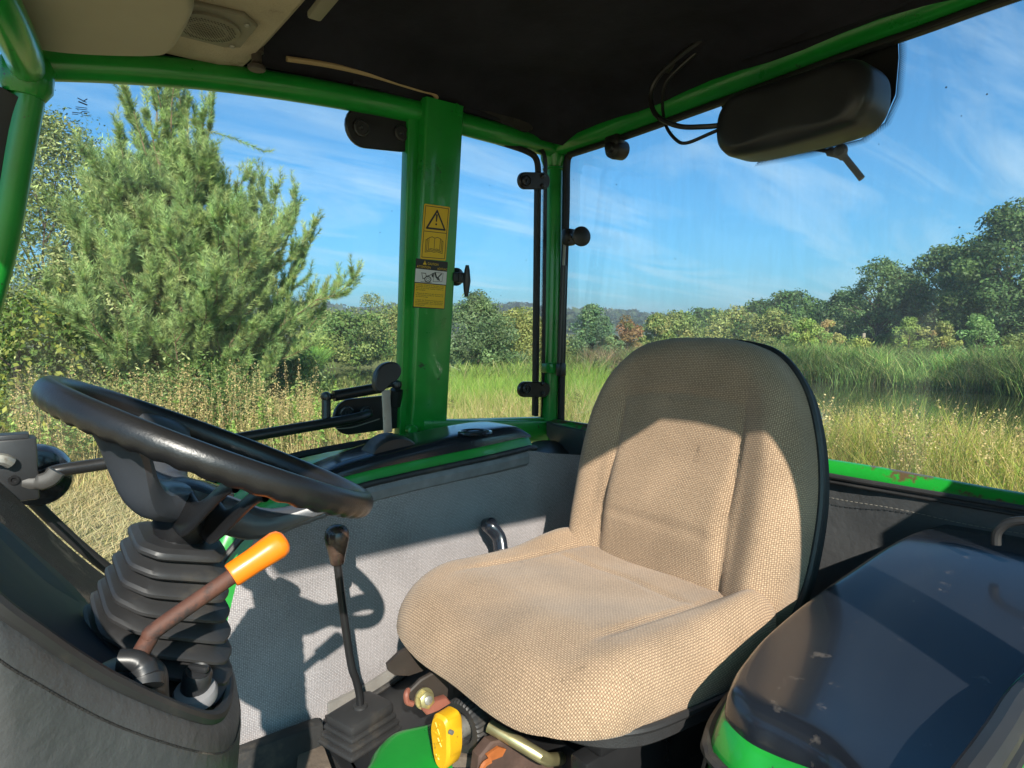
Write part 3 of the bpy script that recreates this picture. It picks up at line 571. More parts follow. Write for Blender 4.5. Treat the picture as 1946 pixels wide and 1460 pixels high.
# dome with slot for the hand throttle
m = MB(); dc = P(742, 862, y=1.215); pr = []
for k in range(0, 13):
    a = math.pi * k / 12; pr.append((math.cos(a) * .058, math.sin(a) * .052))
dr_ = [[V((dc.x - u, dc.y - .028 + w, dc.z - .012 + h * f)) for u, h in pr] for w, f in ((0, .5), (.0, .86), (.006, .97), (.016, 1.0), (.05, 1.02), (.056, .9), (.056, .5))]
surf(m, dr_); m.add(dr_[0], [list(range(13))]); part('throttle_dome', m, BLACK)
m = MB(); a, b = P(737, 822, y=1.22), P(733, 742, y=1.22)
bar(m, [a, (a + b) / 2, b], .019, .004, .0015, upv=(1, 0, 0)); thr = part('throttle_lever', m, STEEL)
m = MB(); kn = [(716, 742), (713, 725), (718, 705), (730, 692), (748, 688), (760, 694), (764, 706), (758, 720), (742, 732), (728, 745)]
prism(m, cr_([P(x, y, y=1.212) for x, y in kn], 4, True), (.0, 1, 0), .018, bev=.003); m.build('throttle_grip', BLACK, thr)
# rear corner trim under the quarter window
m = MB(); cr1 = [(1000, 846), (1022, 838), (1055, 838), (1080, 850), (1110, 868)]; cr2 = [(1000, 852), (1018, 872), (1045, 893), (1075, 903), (1110, 908)]
mid = [(1000, 849), (1022, 853), (1052, 862), (1078, 874), (1110, 885)]
surf(m, [cr_([P(x, y, y=1.36) for x, y in cr1], 3), cr_([P(x, y, y=1.26) for x, y in mid], 3), cr_([P(x, y, y=1.17) for x, y in cr2], 3), cr_([P(x, y + 70, y=1.18) for x, y in cr2], 3)]); ct_ = part('corner_trim', m, BLACK)
m = MB(); tube(m, cr_([P(x, y, y=1.163) for x, y in cr2], 3), .004, 8); m.build('fender_piping', RUBBER, ct_)
m = MB(); rp = [P(1047, 800, x=1.235), P(1060, 806, x=1.235), P(1120, 818, x=1.235), P(1120, 880, x=1.235), P(1098, 866, x=1.235), P(1060, 845, x=1.235), P(1047, 825, x=1.235)]; prism(m, rp, (-1, 0, 0), .02, bev=.004); part('rear_corner_pad', m, VINYL)
# grey fabric side panel
fr = [P(x, y, y=1.15) for x, y in ((430, 1440), (415, 1330), (410, 1200), (412, 1090), (425, 1062), (452, 1030), (480, 1007), (520, 984), (560, 966), (620, 946), (700, 923), (780, 904), (850, 889), (930, 872), (1000, 856))]
fr += [V((1.0, 1.15, fr[-1].z - .015)), V((1.1, 1.15, fr[-1].z - .03)), V((1.22, 1.15, fr[-1].z - .04))]
m = MB(); rows = []
nc = 26; xs = [f.x for f in fr[3:]]; zs = [f.z for f in fr[3:]]
for i in range(49):
    x = .262 + (1.225 - .262) * i / 48; zt = float(np.interp(x, xs, zs)); 
    if x < .285: zt = float(np.interp(x, [.262, .285], [zs[0] - .12, zs[0]]))
    zb_ = .86; r = []
    for j in range(nc):
        z = zt + (zb_ - zt) * j / (nc - 1); k = (zt - z); yb_ = 1.15 - .012 * sm(0, .12, k) + .004 * math.sin(x * 9 + z * 4) + .02 * sm(.38, .26, x) ; r.append(V((x, yb_, z)))
    rows.append(r)
uvs = [(p.x, p.z) for r in rows for p in r]; surf(m, rows, uvs=uvs); spn = part('side_panel', m, PANELF, label='grey woven fabric lining panel beside the seat')
m = MB(); rows = [[f + V((0, -.006, -.004)), f + V((0, -.012, -.012)), f + V((0, -.010, -.028)), f + V((0, .0, -.036))] for f in fr[7:-3]]; surf(m, rows); m.build('panel_trim', mat('grey_trim_strip', (.20, .20, .205), .85, noise=(30, .2), bump=(500, .5, .001)), spn)
# rear leather panel
m = MB(); rows = []
for i in range(33):
    y = -.04 + 1.24 * i / 32; r = []
    for j in range(14):
        z = 1.345 - .5 * j / 13; r.append(V((1.215 + .004 * math.sin(y * 13 + z * 9) + .006 * math.exp(-((y - .56) / .05) ** 2) * math.sin(z * 26), y, z + .0)))
    rows.append(r)
zt_ = P(1570, 925, x=1.215).z
surf(m, rows); rpn = part('rear_panel', m, VINYL, label='black leather-look panel below the rear window')
m = MB()
for zo, r_ in ((1.340, .0045), (1.330, .003)): tube(m, [V((1.209, y, zo)) for y in np.linspace(-.04, 1.15, 24)], r_, 8)
m.build('panel_piping', RUBBER, rpn)
m = MB()
for i in range(130):
    y = .05 + i * .0085; z = 1.302 + .0015 * math.sin(y * 30); tube(m, [V((1.208, y, z)), V((1.2065, y + .003, z + .0003)), V((1.208, y + .006, z))], .0006, 4)
tag(m.build('stitching', mat('stitch_thread', (.20, .19, .16), .9), rpn), kind='stuff')
# left inner walls and floor
m = MB(); sheet(m, [[V((x, y, .78)) for y in np.linspace(.1, 1.2, 12)] for x in np.linspace(-.35, 1.25, 16)], .02, (0, 0, -1)); part('floor_panel', m, FLOORM)
# ---------------------------------------------------------------- seat
SY = .715
seat = link('seat', None, V((.75, SY, 1.0)), T); seat.empty_display_size = .05; seat['label'] = 'beige woven fabric driving seat with black shell'
BA = math.radians(13)
bT = V((math.sin(BA), 0, math.cos(BA))); bN = V((-math.cos(BA), 0, math.sin(BA))); bO = V((.885, SY - .012, 1.165))
def btop(s, t):
    a = abs(s); wing = sm(.11, .19, a) * .022 * sm(.43, .28, t)
    lum = .02 * math.exp(-((t - .13) / .08) ** 2) * (1 - sm(.10, .15, a))
    seam = -.006 * math.exp(-((a - .128 + .012 * t) / .006) ** 2) * sm(.36, .28, t) - .003 * math.exp(-((t - .335 + .8 * a * a) / .007) ** 2) * sm(.15, .09, a) - .003 * math.exp(-((t - .115) / .008) ** 2) * sm(.13, .08, a)
    side = -.020 * sm(.17, .26, a)
    return .055 + wing + lum + seam + side + .012 * sm(.30, .4, t) + .002 * math.sin(s * 37 + t * 21) * sm(.1, .2, a)
def tan_ol(hw, h, k=0):
    r = [(.0, -.03 + k * .01), (.15, -.03), (.215, -.005), (.243, .06), (.252, .14), (.250, .22), (.236, .30), (.205, .37), (.15, .418), (.08, .435)]
    r = [(a * hw * ((.898) - .055 * max(0, b - .2) / .2 * (1 if a > 0 else 0)), b * h if b > 0 else b) for a, b in r]
    return [(0 * 1, 0)] and r + [(0, .438 * h)] + [(-a, b) for a, b in r[:0:-1]]
m = MB(); pillow(m, tan_ol(1.0, 1.0), bO, (0, 1, 0), bT, bN, btop, .03, .042, n=8, steps=44, c=(0, .2))
m.build('backrest', SEATF, seat, ang=60)
m = MB(); pillow(m, [(a * 1.004, b * 1.002 - .003) for a, b in tan_ol(1, 1)], bO - bN * .016, (0, 1, 0), bT, bN, lambda s, t: .012, .03, .012, n=8, steps=10, c=(0, .2)); m.build('backrest_shell', SHELL, seat)
m = MB(); tube(m, [bO + V((0, 1, 0)) * (a * 1.006) + bT * (b * 1.003) + bN * -.012 for a, b in [(q.x, q.y) for q in cr_([V((a, b, 0)) for a, b in tan_ol(1, 1)], 6, True)]], .006, 8, closed=True); m.build('backrest_piping', RUBBER, seat)
cO = V((.658, SY - .008, 1.172)); tl = math.radians(-3.0); cT = V((math.cos(tl), 0, math.sin(tl))); cN = V((-math.sin(tl), 0, math.cos(tl)))
def ctop(s, t):      # t runs front (-) to rear (+)
    a = abs(s)
    bol = sm(.14, .205, a) * (.003 + .026 * sm(.02, .19, t))
    seam = -.005 * math.exp(-((a - .150) / .006) ** 2) * sm(-.13, -.06, t) - .004 * math.exp(-((t - .115 + a * .1) / .006) ** 2) * sm(.15, .12, a)
    return .056 + bol + seam - .036 * sm(-.08, -.25, t) - .009 * math.exp(-(s / .12) ** 2 - ((t - .07) / .12) ** 2) - .012 * sm(.20, .26, a) + .0015 * math.sin(s * 33 + t * 17)
col = [(0, -.222), (.09, -.222), (.165, -.212), (.215, -.185), (.243, -.135), (.25, -.05), (.252, .05), (.25, .13), (.236, .19), (.19, .225), (.1, .235)]
col = [(a * .925, b + .004) for a, b in col]; col = col + [(0, .236)] + [(-a, b) for a, b in col[:0:-1]]
m = MB(); pillow(m, col, cO, (0, 1, 0), cT, cN, ctop, .026, .055, n=8, steps=44); m.build('seat_cushion', SEATF, seat, ang=60)
m = MB(); pillow(m, [(a * 1.02, b * .93 + .024) for a, b in col], cO - V((0, 0, .026)), (0, 1, 0), cT, cN, lambda s, t: .006, .020, .010, n=8, steps=8); m.build('cushion_shell', SHELL, seat)
m = MB(); tube(m, [cO + V((0, 1, 0)) * q.x * 1.02 + cT * (q.y * .935 + .024) + cN * -.024 for q in cr_([V((a, b, 0)) for a, b in col], 6, True)], .005, 8, closed=True); m.build('cushion_piping', RUBBER, seat)

# suspension under the seat
m = MB(); box(m, (.74, SY, 1.095), .36, .34, .03, bev=.006); box(m, (.74, SY - .15, 1.04), .40, .03, .08, bev=.004); box(m, (.74, SY + .15, 1.04), .40, .03, .08, bev=.004); box(m, (.76, SY, .95), .32, .32, .16, bev=.01); m.build('seat_suspension', SATIN, seat)
m = MB(); tube(m, [P(930, 1380, y=.68), P(985, 1412, y=.64), P(1025, 1436, y=.62), P(1040, 1444, y=.62), P(1065, 1442, y=.65)], .0085, 14); part('slide_lever', m, BRASS)
# weight knob and knurled wheel
c = P(885, 1376, y=.735); ax = V((-.97, -.22, .0)).normalized()
m = MB(); lathe(m, c, ax, [(.030, -.014), (.036, -.012), (.037, .008), (.034, .012), (.024, .012), (.022, .002), (.004, .002)], 72, flute=.05); wd = part('knurled_wheel', m, RUBBER)
m = MB(); lathe(m, c, ax, [(.014, .0), (.014, .026), (.010, .03)], 20); m.build('wheel_hub', STEEL, wd)
kc = c + ax * .022; kx = V((0, 0, 1)); ks_ = ax.cross(kx).normalized()
kp = [(.040, -.004), (.036, .010), (.012, .017), (-.020, .013), (-.040, .006), (-.044, -.004), (-.034, -.012), (-.01, -.017), (.02, -.016), (.036, -.012)]
m = MB(); prism(m, cr_([kc + kx * a * .9 + ks_ * b * 1.05 for a, b in kp], 4, True), ax, .030, bev=.004); kb = part('adjuster_knob', m, YELLOW)
m = MB()
for a, b, l, an in ((.018, .002, .016, .5), (.018, .002, .016, -.6), (.010, .002, .014, 1.4), (.000, -.002, .012, .6), (.0, -.002, .012, -.8), (-.022, .002, .008, .8), (-.022, .002, .008, -.8), (-.022, .002, .008, 0)):
    d1 = kx * math.cos(an) + ks_ * math.sin(an); q = kc + kx * a + ks_ * b + ax * .0305; tube(m, [q - d1 * l / 2, q + d1 * l / 2], .0013, 6)
m.build('embossed_mark', YELLOW, kb)
m = MB(); lathe(m, P(858, 1392, y=.70) , (.3, -1, 0), [(.003, -.003), (.003, .002)], 10); m.build('knob_pin', STEEL, kb)
# bracket with nut, red tab
m = MB(); br_ = [P(x, y, y=.76) for x, y in ((775, 1318), (800, 1293), (838, 1272), (855, 1290), (852, 1325), (818, 1338), (790, 1338), (778, 1330))]; prism(m, br_, (.1, 1, .1), .008, bev=.002); brk = part('seat_bracket', m, BROWNB); m = MB(); prism(m, [p + V((.0, .06, .015)) for p in br_], (.1, 1, .1), .006); part('seat_bracket', m, BROWNB)
nc_ = P(805, 1327, y=.752); m = MB(); lathe(m, nc_, (0, -1, .2), [(.014, 0), (.014, .003), (.0125, .003)], 20); lathe(m, nc_ + V((0, -.003, 0)), (0, -1, .2), [(.0115, 0), (.0115, .008), (.009, .0095)], 6); lathe(m, nc_ + V((0, -.010, .002)), (0, -1, .2), [(.006, 0), (.006, .004), (.0045, .005)], 14, m=1); m.build('hex_nut', [BRASS, STEEL], brk)
m = MB(); prism(m, [P(x, y, y=.74) for x, y in ((806, 1340), (850, 1326), (858, 1336), (835, 1352), (812, 1360), (805, 1352))], (0, 1, 0), .012, bev=.002); m.build('red_tab', REDP, brk)
m = MB(); tube(m, cr_([P(776, 1312, y=.765), P(772, 1320, y=.76), P(774, 1334, y=.76), P(784, 1338, y=.76)], 4), .004, 8); m.build('red_hook', REDP, brk)
m = MB(); sp_ = cr_([P(1100, 1470, y=.62), P(1010, 1450, y=.66), P(960, 1440, y=.70), P(925, 1425, y=.72), P(905, 1440, y=.70), P(900, 1475, y=.68)], 4); prism(m, [P(x, y, y=.66) for x, y in ((912, 1440), (935, 1412), (990, 1400), (1080, 1455), (1090, 1500), (905, 1500))], (0, 1, 0), .02, bev=.003); sr = part('slide_rail', m, mat('rusty_rail', (.07, .04, .03), .75, noise=(25, .4), bump=(90, .6, .001)))
m = MB(); prism(m, [P(x, y, y=.655) for x, y in ((925, 1436), (948, 1420), (962, 1424), (955, 1438), (932, 1447))], (0, 1, 0), .004); tube(m, cr_([P(932, 1445, y=.655), P(918, 1455, y=.655), P(912, 1480, y=.655)], 4), .004, 6); m.build('primer_patch', ORNG2, sr)
# stacked rubber cover / bellows at the foot of the seat
m = MB(); cc = P(845, 1452, y=.76)
for k in range(5):
    box(m, cc + V((.012, .0, .0 - .022 * k)), .10 + .004 * (k % 2), .09, .017, X=(.9, .35, .0), Y=(-.35, .9, 0), bev=.006)
part('rubber_bellows', m, RUBBER)
m = MB(); box(m, P(925, 1462, y=.72), .10, .03, .05, X=(.8, -.6, -.1), Y=(.6, .8, 0), bev=.006); part('seat_base_cover', m, MUD)
# transmission tunnel cover
m = MB(); rows = []
for i in range(21):
    x = .44 + .76 * i / 20; zt = .918 + .06 * sm(.44, .75, x); r = []
    for y, dz in ((.50, -.2), (.505, -.05), (.52, -.015), (.56, 0), (.72, .004), (.90, .008), (1.0, .004), (1.05, -.012), (1.10, -.022), (1.145, -.026)): r.append(V((x, y, zt + dz)))
    rows.append(r)
surf(m, rows); m.add(rows[0] + [V((.44, .5, .78)), V((.44, 1.145, .78))], [[10, 0, 1, 2, 3, 4, 5, 6, 7, 8, 9, 11]]); tun = part('tunnel_cover', m, BLACK)
m = MB(); tube(m, [V((x, 1.128, .900 + .06 * sm(.44, .75, x))) for x in np.linspace(.44, 1.1, 14)], .006, 8); m.build('tunnel_seal', RUBBER, tun)
m = MB(); sk = [V((x, y, z)) for x, y, z in ((.445, 1.136, .902), (.60, 1.136, .928), (.80, 1.136, .965), (.82, 1.136, 1.01), (.74, 1.136, .995), (.60, 1.136, .958), (.52, 1.136, .935), (.445, 1.136, .925))]; prism(m, sk, (0, -1, 0), .008, bev=.002); m.build('panel_skirt', GREYC, tun)
m = MB(); gp = [P(x, y, z=.985) for x, y in ((700, 1470), (716, 1440), (750, 1412), (812, 1398), (850, 1396), (870, 1470), (860, 1530), (690, 1530))]
pillow(m, [(p.x, p.y) for p in gp], (0, 0, .985), (1, 0, 0), (0, 1, 0), (0, 0, 1), lambda s, t: .025 - .012 * math.exp(-((s - gp[6].x) / .03) ** 2 - ((t - gp[6].y) / .03) ** 2), .1, .02, n=5, steps=12); part('floor_hump', m, GREEN, label='bright green painted metal hump in front of the seat')
m = MB(); pp = [P(x, y, z=.88) for x, y in ((560, 1500), (566, 1432), (575, 1408), (598, 1402), (618, 1420), (632, 1460), (640, 1500))]; prism(m, pp, (.0, 0, -1), .012, bev=.003); tube(m, [P(600, 1455, z=.87), P(600, 1455, z=.87) + V((-.05, .02, -.12))], .012, 10); part('pedal', m, MUD)
m = MB(); box(m, V((.40, .85, .835)), .30, .66, .012, bev=.004); box(m, V((.17, 1.10, .86)), .5, .03, .12, bev=.006); part('floor_mat', m, FLOORM)
# ---------------------------------------------------------------- gear lever with boot
m = MB(); g0 = [P(640, 1062, y=1.0), P(652, 1160, y=1.0), P(667, 1262, y=1.0), P(676, 1290, y=1.0), P(683, 1320, y=1.0), P(685, 1350, y=1.0)]
tube(m, cr_(g0, 6), .0066, 12); gl = part('gear_lever', m, SATIN)
m = MB(); ka, kb_ = P(640, 1000, y=1.0), P(641, 1072, y=1.0); ax = (ka - kb_).normalized(); Lk = (ka - kb_).length
lathe(m, kb_, ax, [(.010, 0), (.0115, .003), (.0135, Lk * .25), (.0185, Lk * .55), (.0200, Lk * .70), (.0190, Lk * .86), (.0150, Lk * .96), (.008, Lk * 1.02), (.002, Lk * 1.035)], 28); m.build('lever_knob', mat('brown_black_knob', (.030, .020, .016), .28, coat=.3, noise=(20, .3), wear=((.14, .085, .06), 16, .5, .25)), gl)
m = MB(); bc = P(685, 1362, y=1.0)
for k, (w, h, z) in enumerate(((.098, .075, -.040), (.106, .082, -.052), (.112, .088, -.064))): box(m, bc + V((.0, 0, z + .032)), w, h, .010, X=(.9, .25, 0), Y=(-.25, .9, 0), bev=.0045)
box(m, bc + V((0, 0, .005)), .094, .07, .024, X=(.9, .25, .04), Y=(-.25, .9, 0), bev=.009); lathe(m, bc + V((0, 0, .014)), (0, 0, 1), [(.013, 0), (.012, .006), (.009, .008)], 18)
m.build('lever_boot', RUBBER, gl)
# knob behind the cushion (range lever)
m = MB(); tube(m, cr_([P(925, 1000, y=1.09), P(935, 1005, y=1.08), P(948, 1022, y=1.07), P(952, 1045, y=1.06)], 5), [.011, .0135, .015, .0155, .016] + [.0155] * 11, 14, sy=.7); lathe(m, P(926, 998, y=1.10), (0, -1, .3), [(.008, -.006), (.0145, -.003), (.0145, .018), (.011, .022), (.003, .023)], 18); part('recline_knob', m, GLOSSB)
# ---------------------------------------------------------------- steering wheel
C = V((.167, .700, 1.487)); wf = V((-.305, 0, .144)).normalized(); wy = V((0, 1, .038)).normalized(); wn_ = wf.cross(wy); 
if wn_.z < 0: wn_ = -wn_
R_ = .153
rimp = []; rr_ = []
for k in range(240):
    a = 2 * math.pi * k / 240; rimp.append(C + wf * (R_ * math.cos(a)) + wy * (R_ * math.sin(a)))
m = MB(); vs = []; fs = []; SG = 16
for i, p in enumerate(rimp):
    o = (p - C).normalized()
    for k in range(SG):
        a = 2 * math.pi * k / SG; cx_, sy_ = math.cos(a), math.sin(a); rr = 1 + (.065 * math.sin(i * math.pi / 2.5) * max(0, -sy_) if sy_ < 0 else 0)
        vs.append(p + o * cx_ * .0108 * rr + wn_ * sy_ * .0132 * rr)
for i in range(240):
    for k in range(SG): fs.append((i * SG + k, i * SG + (k + 1) % SG, ((i + 1) % 240) * SG + (k + 1) % SG, ((i + 1) % 240) * SG + k))
m.add(vs, fs); sw = link('steering_wheel', None, C, T); sw.empty_display_size = .05; sw['label'] = 'black steering wheel with finger-grip rim and three wide spokes'
m.build('wheel_rim', WHEEL, sw, ang=80)
hub = C - wn_ * .052
def spoke(ang, w0, w1, nm='spoke', mt=WHEEL, so=0.0, hx=0.0):
    d = wf * math.cos(ang) + wy * math.sin(ang); s = wn_.cross(d); q = MB(); rows = []
    for k in range(13):
        t = k / 12; rad = .018 + (R_ - .024) * t; h = -.058 + .054 * sm(.30, 1.0, t); w = w0 + (w1 - w0) * sm(.2, 1, t); th = .038 * (1 - .5 * sm(.1, .95, t))
        c = C + d * rad + wn_ * (h + hx) + s * so
        rows.append([c + s * (w * math.cos(a)) * (1 if abs(math.cos(a)) < .99 else 1) + wn_ * (th * .5 * math.copysign(abs(math.sin(a)) ** .6, math.sin(a))) for a in np.linspace(0, 2 * math.pi, 17)[:-1]])
    surf(q, rows, closed=True); q.add(rows[0], [list(range(16))]); return q.build(nm, mt, sw)
SP = mat('spoke_plastic', (.055, .060, .070), .34, noise=(8, .15), bump=(500, .2, .0004))
spoke(math.radians(-38), .020, .030, mt=SP); spoke(math.radians(-163), .017, .024, mt=SP); spoke(math.radians(80), .018, .03, mt=SP)
m = MB(); lathe(m, hub - wn_ * .045, wn_, [(.020, 0), (.024, .006), (.030, .02), (.031, .045), (.028, .056), (.02, .060), (.003, .062)], 32); m.build('wheel_hub', WHEEL, sw)
m = MB(); lathe(m, P(403, 932, y=.735), wn_, [(.019, -.012), (.023, 0), (.022, .004), (.014, .006), (.002, .0065)], 28, upv=(0, 1, 0)); m.build('hub_cap', GLOSSD, sw)
spoke(math.radians(-88), .0035, .0035, nm='spoke_web', mt=WHEEL, so=.013, hx=-.004); spoke(math.radians(-88), .0035, .0035, nm='spoke_web', mt=WHEEL, so=-.013, hx=-.004)
# bellows
m = MB(); bt0, bb0 = P(338, 1032, y=.705), P(297, 1228, y=.72); ax = (bt0 - bb0).normalized(); n_ = 8
bx = V((1, 0, 0)); bx = (bx - ax * bx.dot(ax)).normalized(); by = ax.cross(bx)
oct_ = [(1, .45), (.72, .95), (-.6, .98), (-1, .6), (-1, -.6), (-.6, -.98), (.72, -.95), (1, -.45)]
prof8 = []
oc = [V((a, b, 0)) for a, b in oct_]
ring = []
for i in range(8):
    a, b, c = oc[i - 1], oc[i], oc[(i + 1) % 8]
    for k in range(4):
        t = k / 3; p = b + (a - b) * .22; q = b + (c - b) * .22; ring.append(p * (1 - t) ** 2 + b * 2 * t * (1 - t) + q * t * t)
rows = []
for k in range(n_):
    t = k / (n_ - 1); c = bt0 + (bb0 - bt0) * t + V((-.0, 0, -.006 * k * .3)); tilt = .10 + .26 * t
    w = .041 + .030 * t; hh = (bt0 - bb0).length / (n_ - 1)
    u = (bx + V((0, 0, 1)) * (-tilt)).normalized()
    for (f, dh) in ((.84, .48), (.99, .30), (1.03, .12), (1.03, -.05), (.97, -.20), (.86, -.30), (.82, -.42)):
        rows.append([c + u * (q.x * w * f) + by * (q.y * w * f * 1.05) + ax * (dh * hh) for q in ring])
surf(m, rows, closed=True); m.add(rows[0], [list(range(len(ring)))[::-1]]); part('steering_boot', m, RUBBER)
m = MB(); tube(m, [bt0 - ax * .01, hub - wn_ * .03], .024, 16); part('steering_column', m, SATIN)
# ---------------------------------------------------------------- dashboard
NP = mat('dash_plastic', (.016, .032, .055), .6, spec=.2, noise=(4, .15), bump=(500, .15, .0003))
edge = [(-60, 1105, .47), (0, 1158, .475), (60, 1200, .485), (130, 1248, .50), (200, 1290, .515), (280, 1328, .535), (350, 1356, .56), (395, 1366, .59), (420, 1352, .63), (432, 1310, .69), (428, 1270, .75), (420, 1245, .80)]
E = cr_([P(x, y, y=yy) for x, y, yy in edge], 5)
m = MB(); tube(m, E, .0065, 10); dashp = part('dashboard', m, RUBBER, label='black dashboard cowl with padded vinyl side')
m = MB(); rows = []
mid_ = V((.06, .72, 0))
for p in E:
    o = (p - V((-.05, .78, p.z))); o.z = 0; o.normalize(); 
    rows.append([p + o * .002 + V((0, 0, -.002)), p + o * .010 + V((0, 0, -.014)), p + o * .012 + V((0, 0, -.04)), p + o * .006 + V((0, 0, -.10)), p - o * .016 + V((0, 0, -.2)), p - o * .055 + V((0, 0, -.38))])
surf(m, rows); m.build('padded_side', VINYL, dashp)
m = MB()
for zo, a0 in ((-.032, 0),):
    pts = [r[1] * .4 + r[2] * .6 + (r[2] - r[4]) * 0 for r in rows]
    tube(m, [p for p in pts], .0009, 5)
pts = [r[3] for r in rows[20:]]; tube(m, pts, .0011, 5); m.build('stitch_line', CARPET, dashp)
# deck (sunk inside the rim) and instrument hood
m = MB(); rows = []
for i, p in enumerate(E):
    far = V((p.x - .05 if i < 35 else p.x - .03, 1.02 if p.y < .6 else .90, p.z - .03)); inn = p + V((0, .008, -.014)); r = []
    for k in range(9):
        t = k / 8; q = inn.lerp(V((min(inn.x, .10) - .03 * t, .92, inn.z - .012)), t); r.append(q)
    rows.append(r)
surf(m, rows); m.build('dash_deck', NP, dashp)
m = MB(); hd_ = [[P(-60, 960, y=.95), P(0, 1000, y=.93), P(60, 1052, y=.90), P(120, 1110, y=.87), P(165, 1160, y=.84)], [P(-60, 1010, y=.80), P(0, 1050, y=.80), P(30, 1085, y=.78), P(58, 1105, y=.76), P(75, 1128, y=.75)], [P(-60, 1110, y=.60), P(0, 1135, y=.62), P(20, 1160, y=.63), P(48, 1180, y=.65), P(62, 1195, y=.66)]]
surf(m, [cr_(r, 4) for r in hd_]); m.build('instrument_hood', NP, dashp)
m = MB(); rows = [cr_([P(-60, 950, y=1.0), P(0, 992, y=1.0), P(80, 1060, y=1.0), P(150, 1125, y=.98), P(200, 1190, y=.95), P(240, 1240, y=.92)], 4), cr_([P(-60, 962, y=.93), P(0, 1004, y=.92), P(60, 1056, y=.895), P(120, 1114, y=.865), P(165, 1164, y=.84), P(190, 1230, y=.80)], 4)]; surf(m, rows); m.build('dash_edge', NP, dashp)
# carpet-trimmed sill between dash and door glass
m = MB(); e1 = [(-40, 885), (0, 918), (60, 972), (120, 1030), (180, 1080), (215, 1105), (260, 1135), (330, 1190)]; rows = [cr_([P(x, y, y=1.34) for x, y in e1], 4), cr_([P(x - 4, y + 16, y=1.28) for x, y in e1], 4), cr_([P(x - 10, y + 45, y=1.18) for x, y in e1], 4), cr_([P(x - 20, y + 110, y=1.10) for x, y in e1], 4), cr_([P(x - 20, y + 350, y=1.08) for x, y in e1], 4)]
surf(m, rows); part('front_sill_trim', m, CARPET)
# orange lever
m = MB(); o0, o1, o2 = P(262, 1250, y=.60), P(283, 1215, y=.60), P(437, 1098, y=.60); tube(m, cr_([o0, o1, P(300, 1194, y=.60), o2, P(452, 1086, y=.60)], 5), .0070, 14); ol_ = part('hand_lever', m, RUST)
m = MB(); g1, g2 = P(443, 1092, y=.60), P(531, 1033, y=.60); ax = (g2 - g1).normalized(); Lg = (g2 - g1).length
lathe(m, g1, ax, [(.0105, -.002), (.0112, 0), (.0115, Lg * .4), (.0127, Lg * .75), (.0132, Lg * .95), (.0118, Lg * 1.06), (.008, Lg * 1.13), (.002, Lg * 1.155)], 28, upv=(0, 0, 1)); m.build('lever_grip', ORANGE, ol_)
m = MB(); kc = P(237, 1272, y=.575); pillow(m, [(.030, 0), (.021, .021), (0, .03), (-.021, .021), (-.03, 0), (-.021, -.021), (0, -.03), (.021, -.021)], kc - V((0, 0, .01)), (1, 0, 0), (0, 1, 0), (0, 0, 1), lambda s, t: .016 - 6 * (s * s + t * t) , .03, .014, n=4, steps=10)
tube(m, cr_([P(225, 1255, y=.56), P(262, 1258, y=.555), P(276, 1284, y=.55), P(277, 1306, y=.545)], 6), [.008] * 8 + [.0095] * 5 + [.0125] * 6, 12); part('boot_knob', m, BLACK)
m = MB(); ic = P(371, 1307, y=.63); lathe(m, ic - V((0, 0, .006)), V((-.1, -.3, 1)), [(.0185, -.004), (.019, .002), (.017, .006), (.013, .007)], 24); ig = part('ignition_ring', m, GREYR)
m = MB(); lathe(m, ic, V((.1, -.35, 1)), [(.0125, 0), (.0125, .016), (.0105, .019), (.008, .017), (.002, .017)], 20); box(m, ic + V((.002, -.006, .020)), .006, .020, .006, X=(.8, .6, 0), Y=(-.6, .8, 0), bev=.002); m.build('ignition_switch', BLACK, ig)
# ---------------------------------------------------------------- near fender with glossy cover (bottom right)
zf = 1.20
def zat(px): return zf + .065 * sm(1450, 1900, px)
inn_ = [(1380, 1362), (1382, 1335), (1400, 1300), (1450, 1248), (1550, 1178), (1700, 1080), (1800, 1030), (1870, 1012), (1946, 1008), (2040, 1024), (2160, 1080), (2220, 1150)]
out_ = [(2120, 1180), (2030, 1225), (1930, 1310), (1880, 1385), (1835, 1450), (1780, 1515), (1710, 1535), (1630, 1505), (1560, 1462), (1480, 1432), (1420, 1402)]
oc = [P(x, y, z=zat(x)) for x, y in inn_] + [P(x, y, z=zat(x)) for x, y in out_]; tl_x = sorted((p.x, p.z - zf) for p in oc); tilt = lambda s: float(np.interp(s, [q[0] for q in tl_x], [q[1] for q in tl_x])) * 0 + .065 * sm(.62, 1.15, s)
m = MB(); cen = sum((V((p.x, p.y, 0)) for p in oc), V()) / len(oc); cx0, cy0 = .95, .33
pillow(m, [(p.x, p.y) for p in oc], (0, 0, zf), (1, 0, 0), (0, 1, 0), (0, 0, 1), lambda s, t: .030 + tilt(s) - .35 * (t - cy0) ** 2, .006, .026, n=5, steps=30, c=(cx0, cy0))
nf = MB(); rows = []
for p in cr_(oc, 5, True):
    o = V(((p.x - cx0) * .5, p.y - cy0, 0)).normalized(); rows.append([p + V((0, 0, .0)) - o * .006, p + o * .004 + V((0, 0, -.006)), p + o * .018 + V((0, 0, -.035)), p + o * .022 + V((0, 0, -.09)), p + o * .024 + V((0, 0, -.42))])
rows.append(rows[0]); surf(nf, rows); near = part('fender', nf, GREEN, label='near fender with large glossy black cover')
m.build('fender_cover', GLOSSB, near)
m = MB(); tube(m, [r[2] + (r[2] - V((cx0, cy0, r[2].z))).normalized() * .004 for r in rows[:-1]], .0065, 8, closed=True); m.build('fender_seal', RUBBER, near)
m = MB(); tube(m, cr_([P(x + 22, y + 14, z=zat(x) - .004) for x, y in out_[1:7]], 5), .0135, 10); m.build('fender_seal', RUBBER, near)
m = MB(); rows2 = []
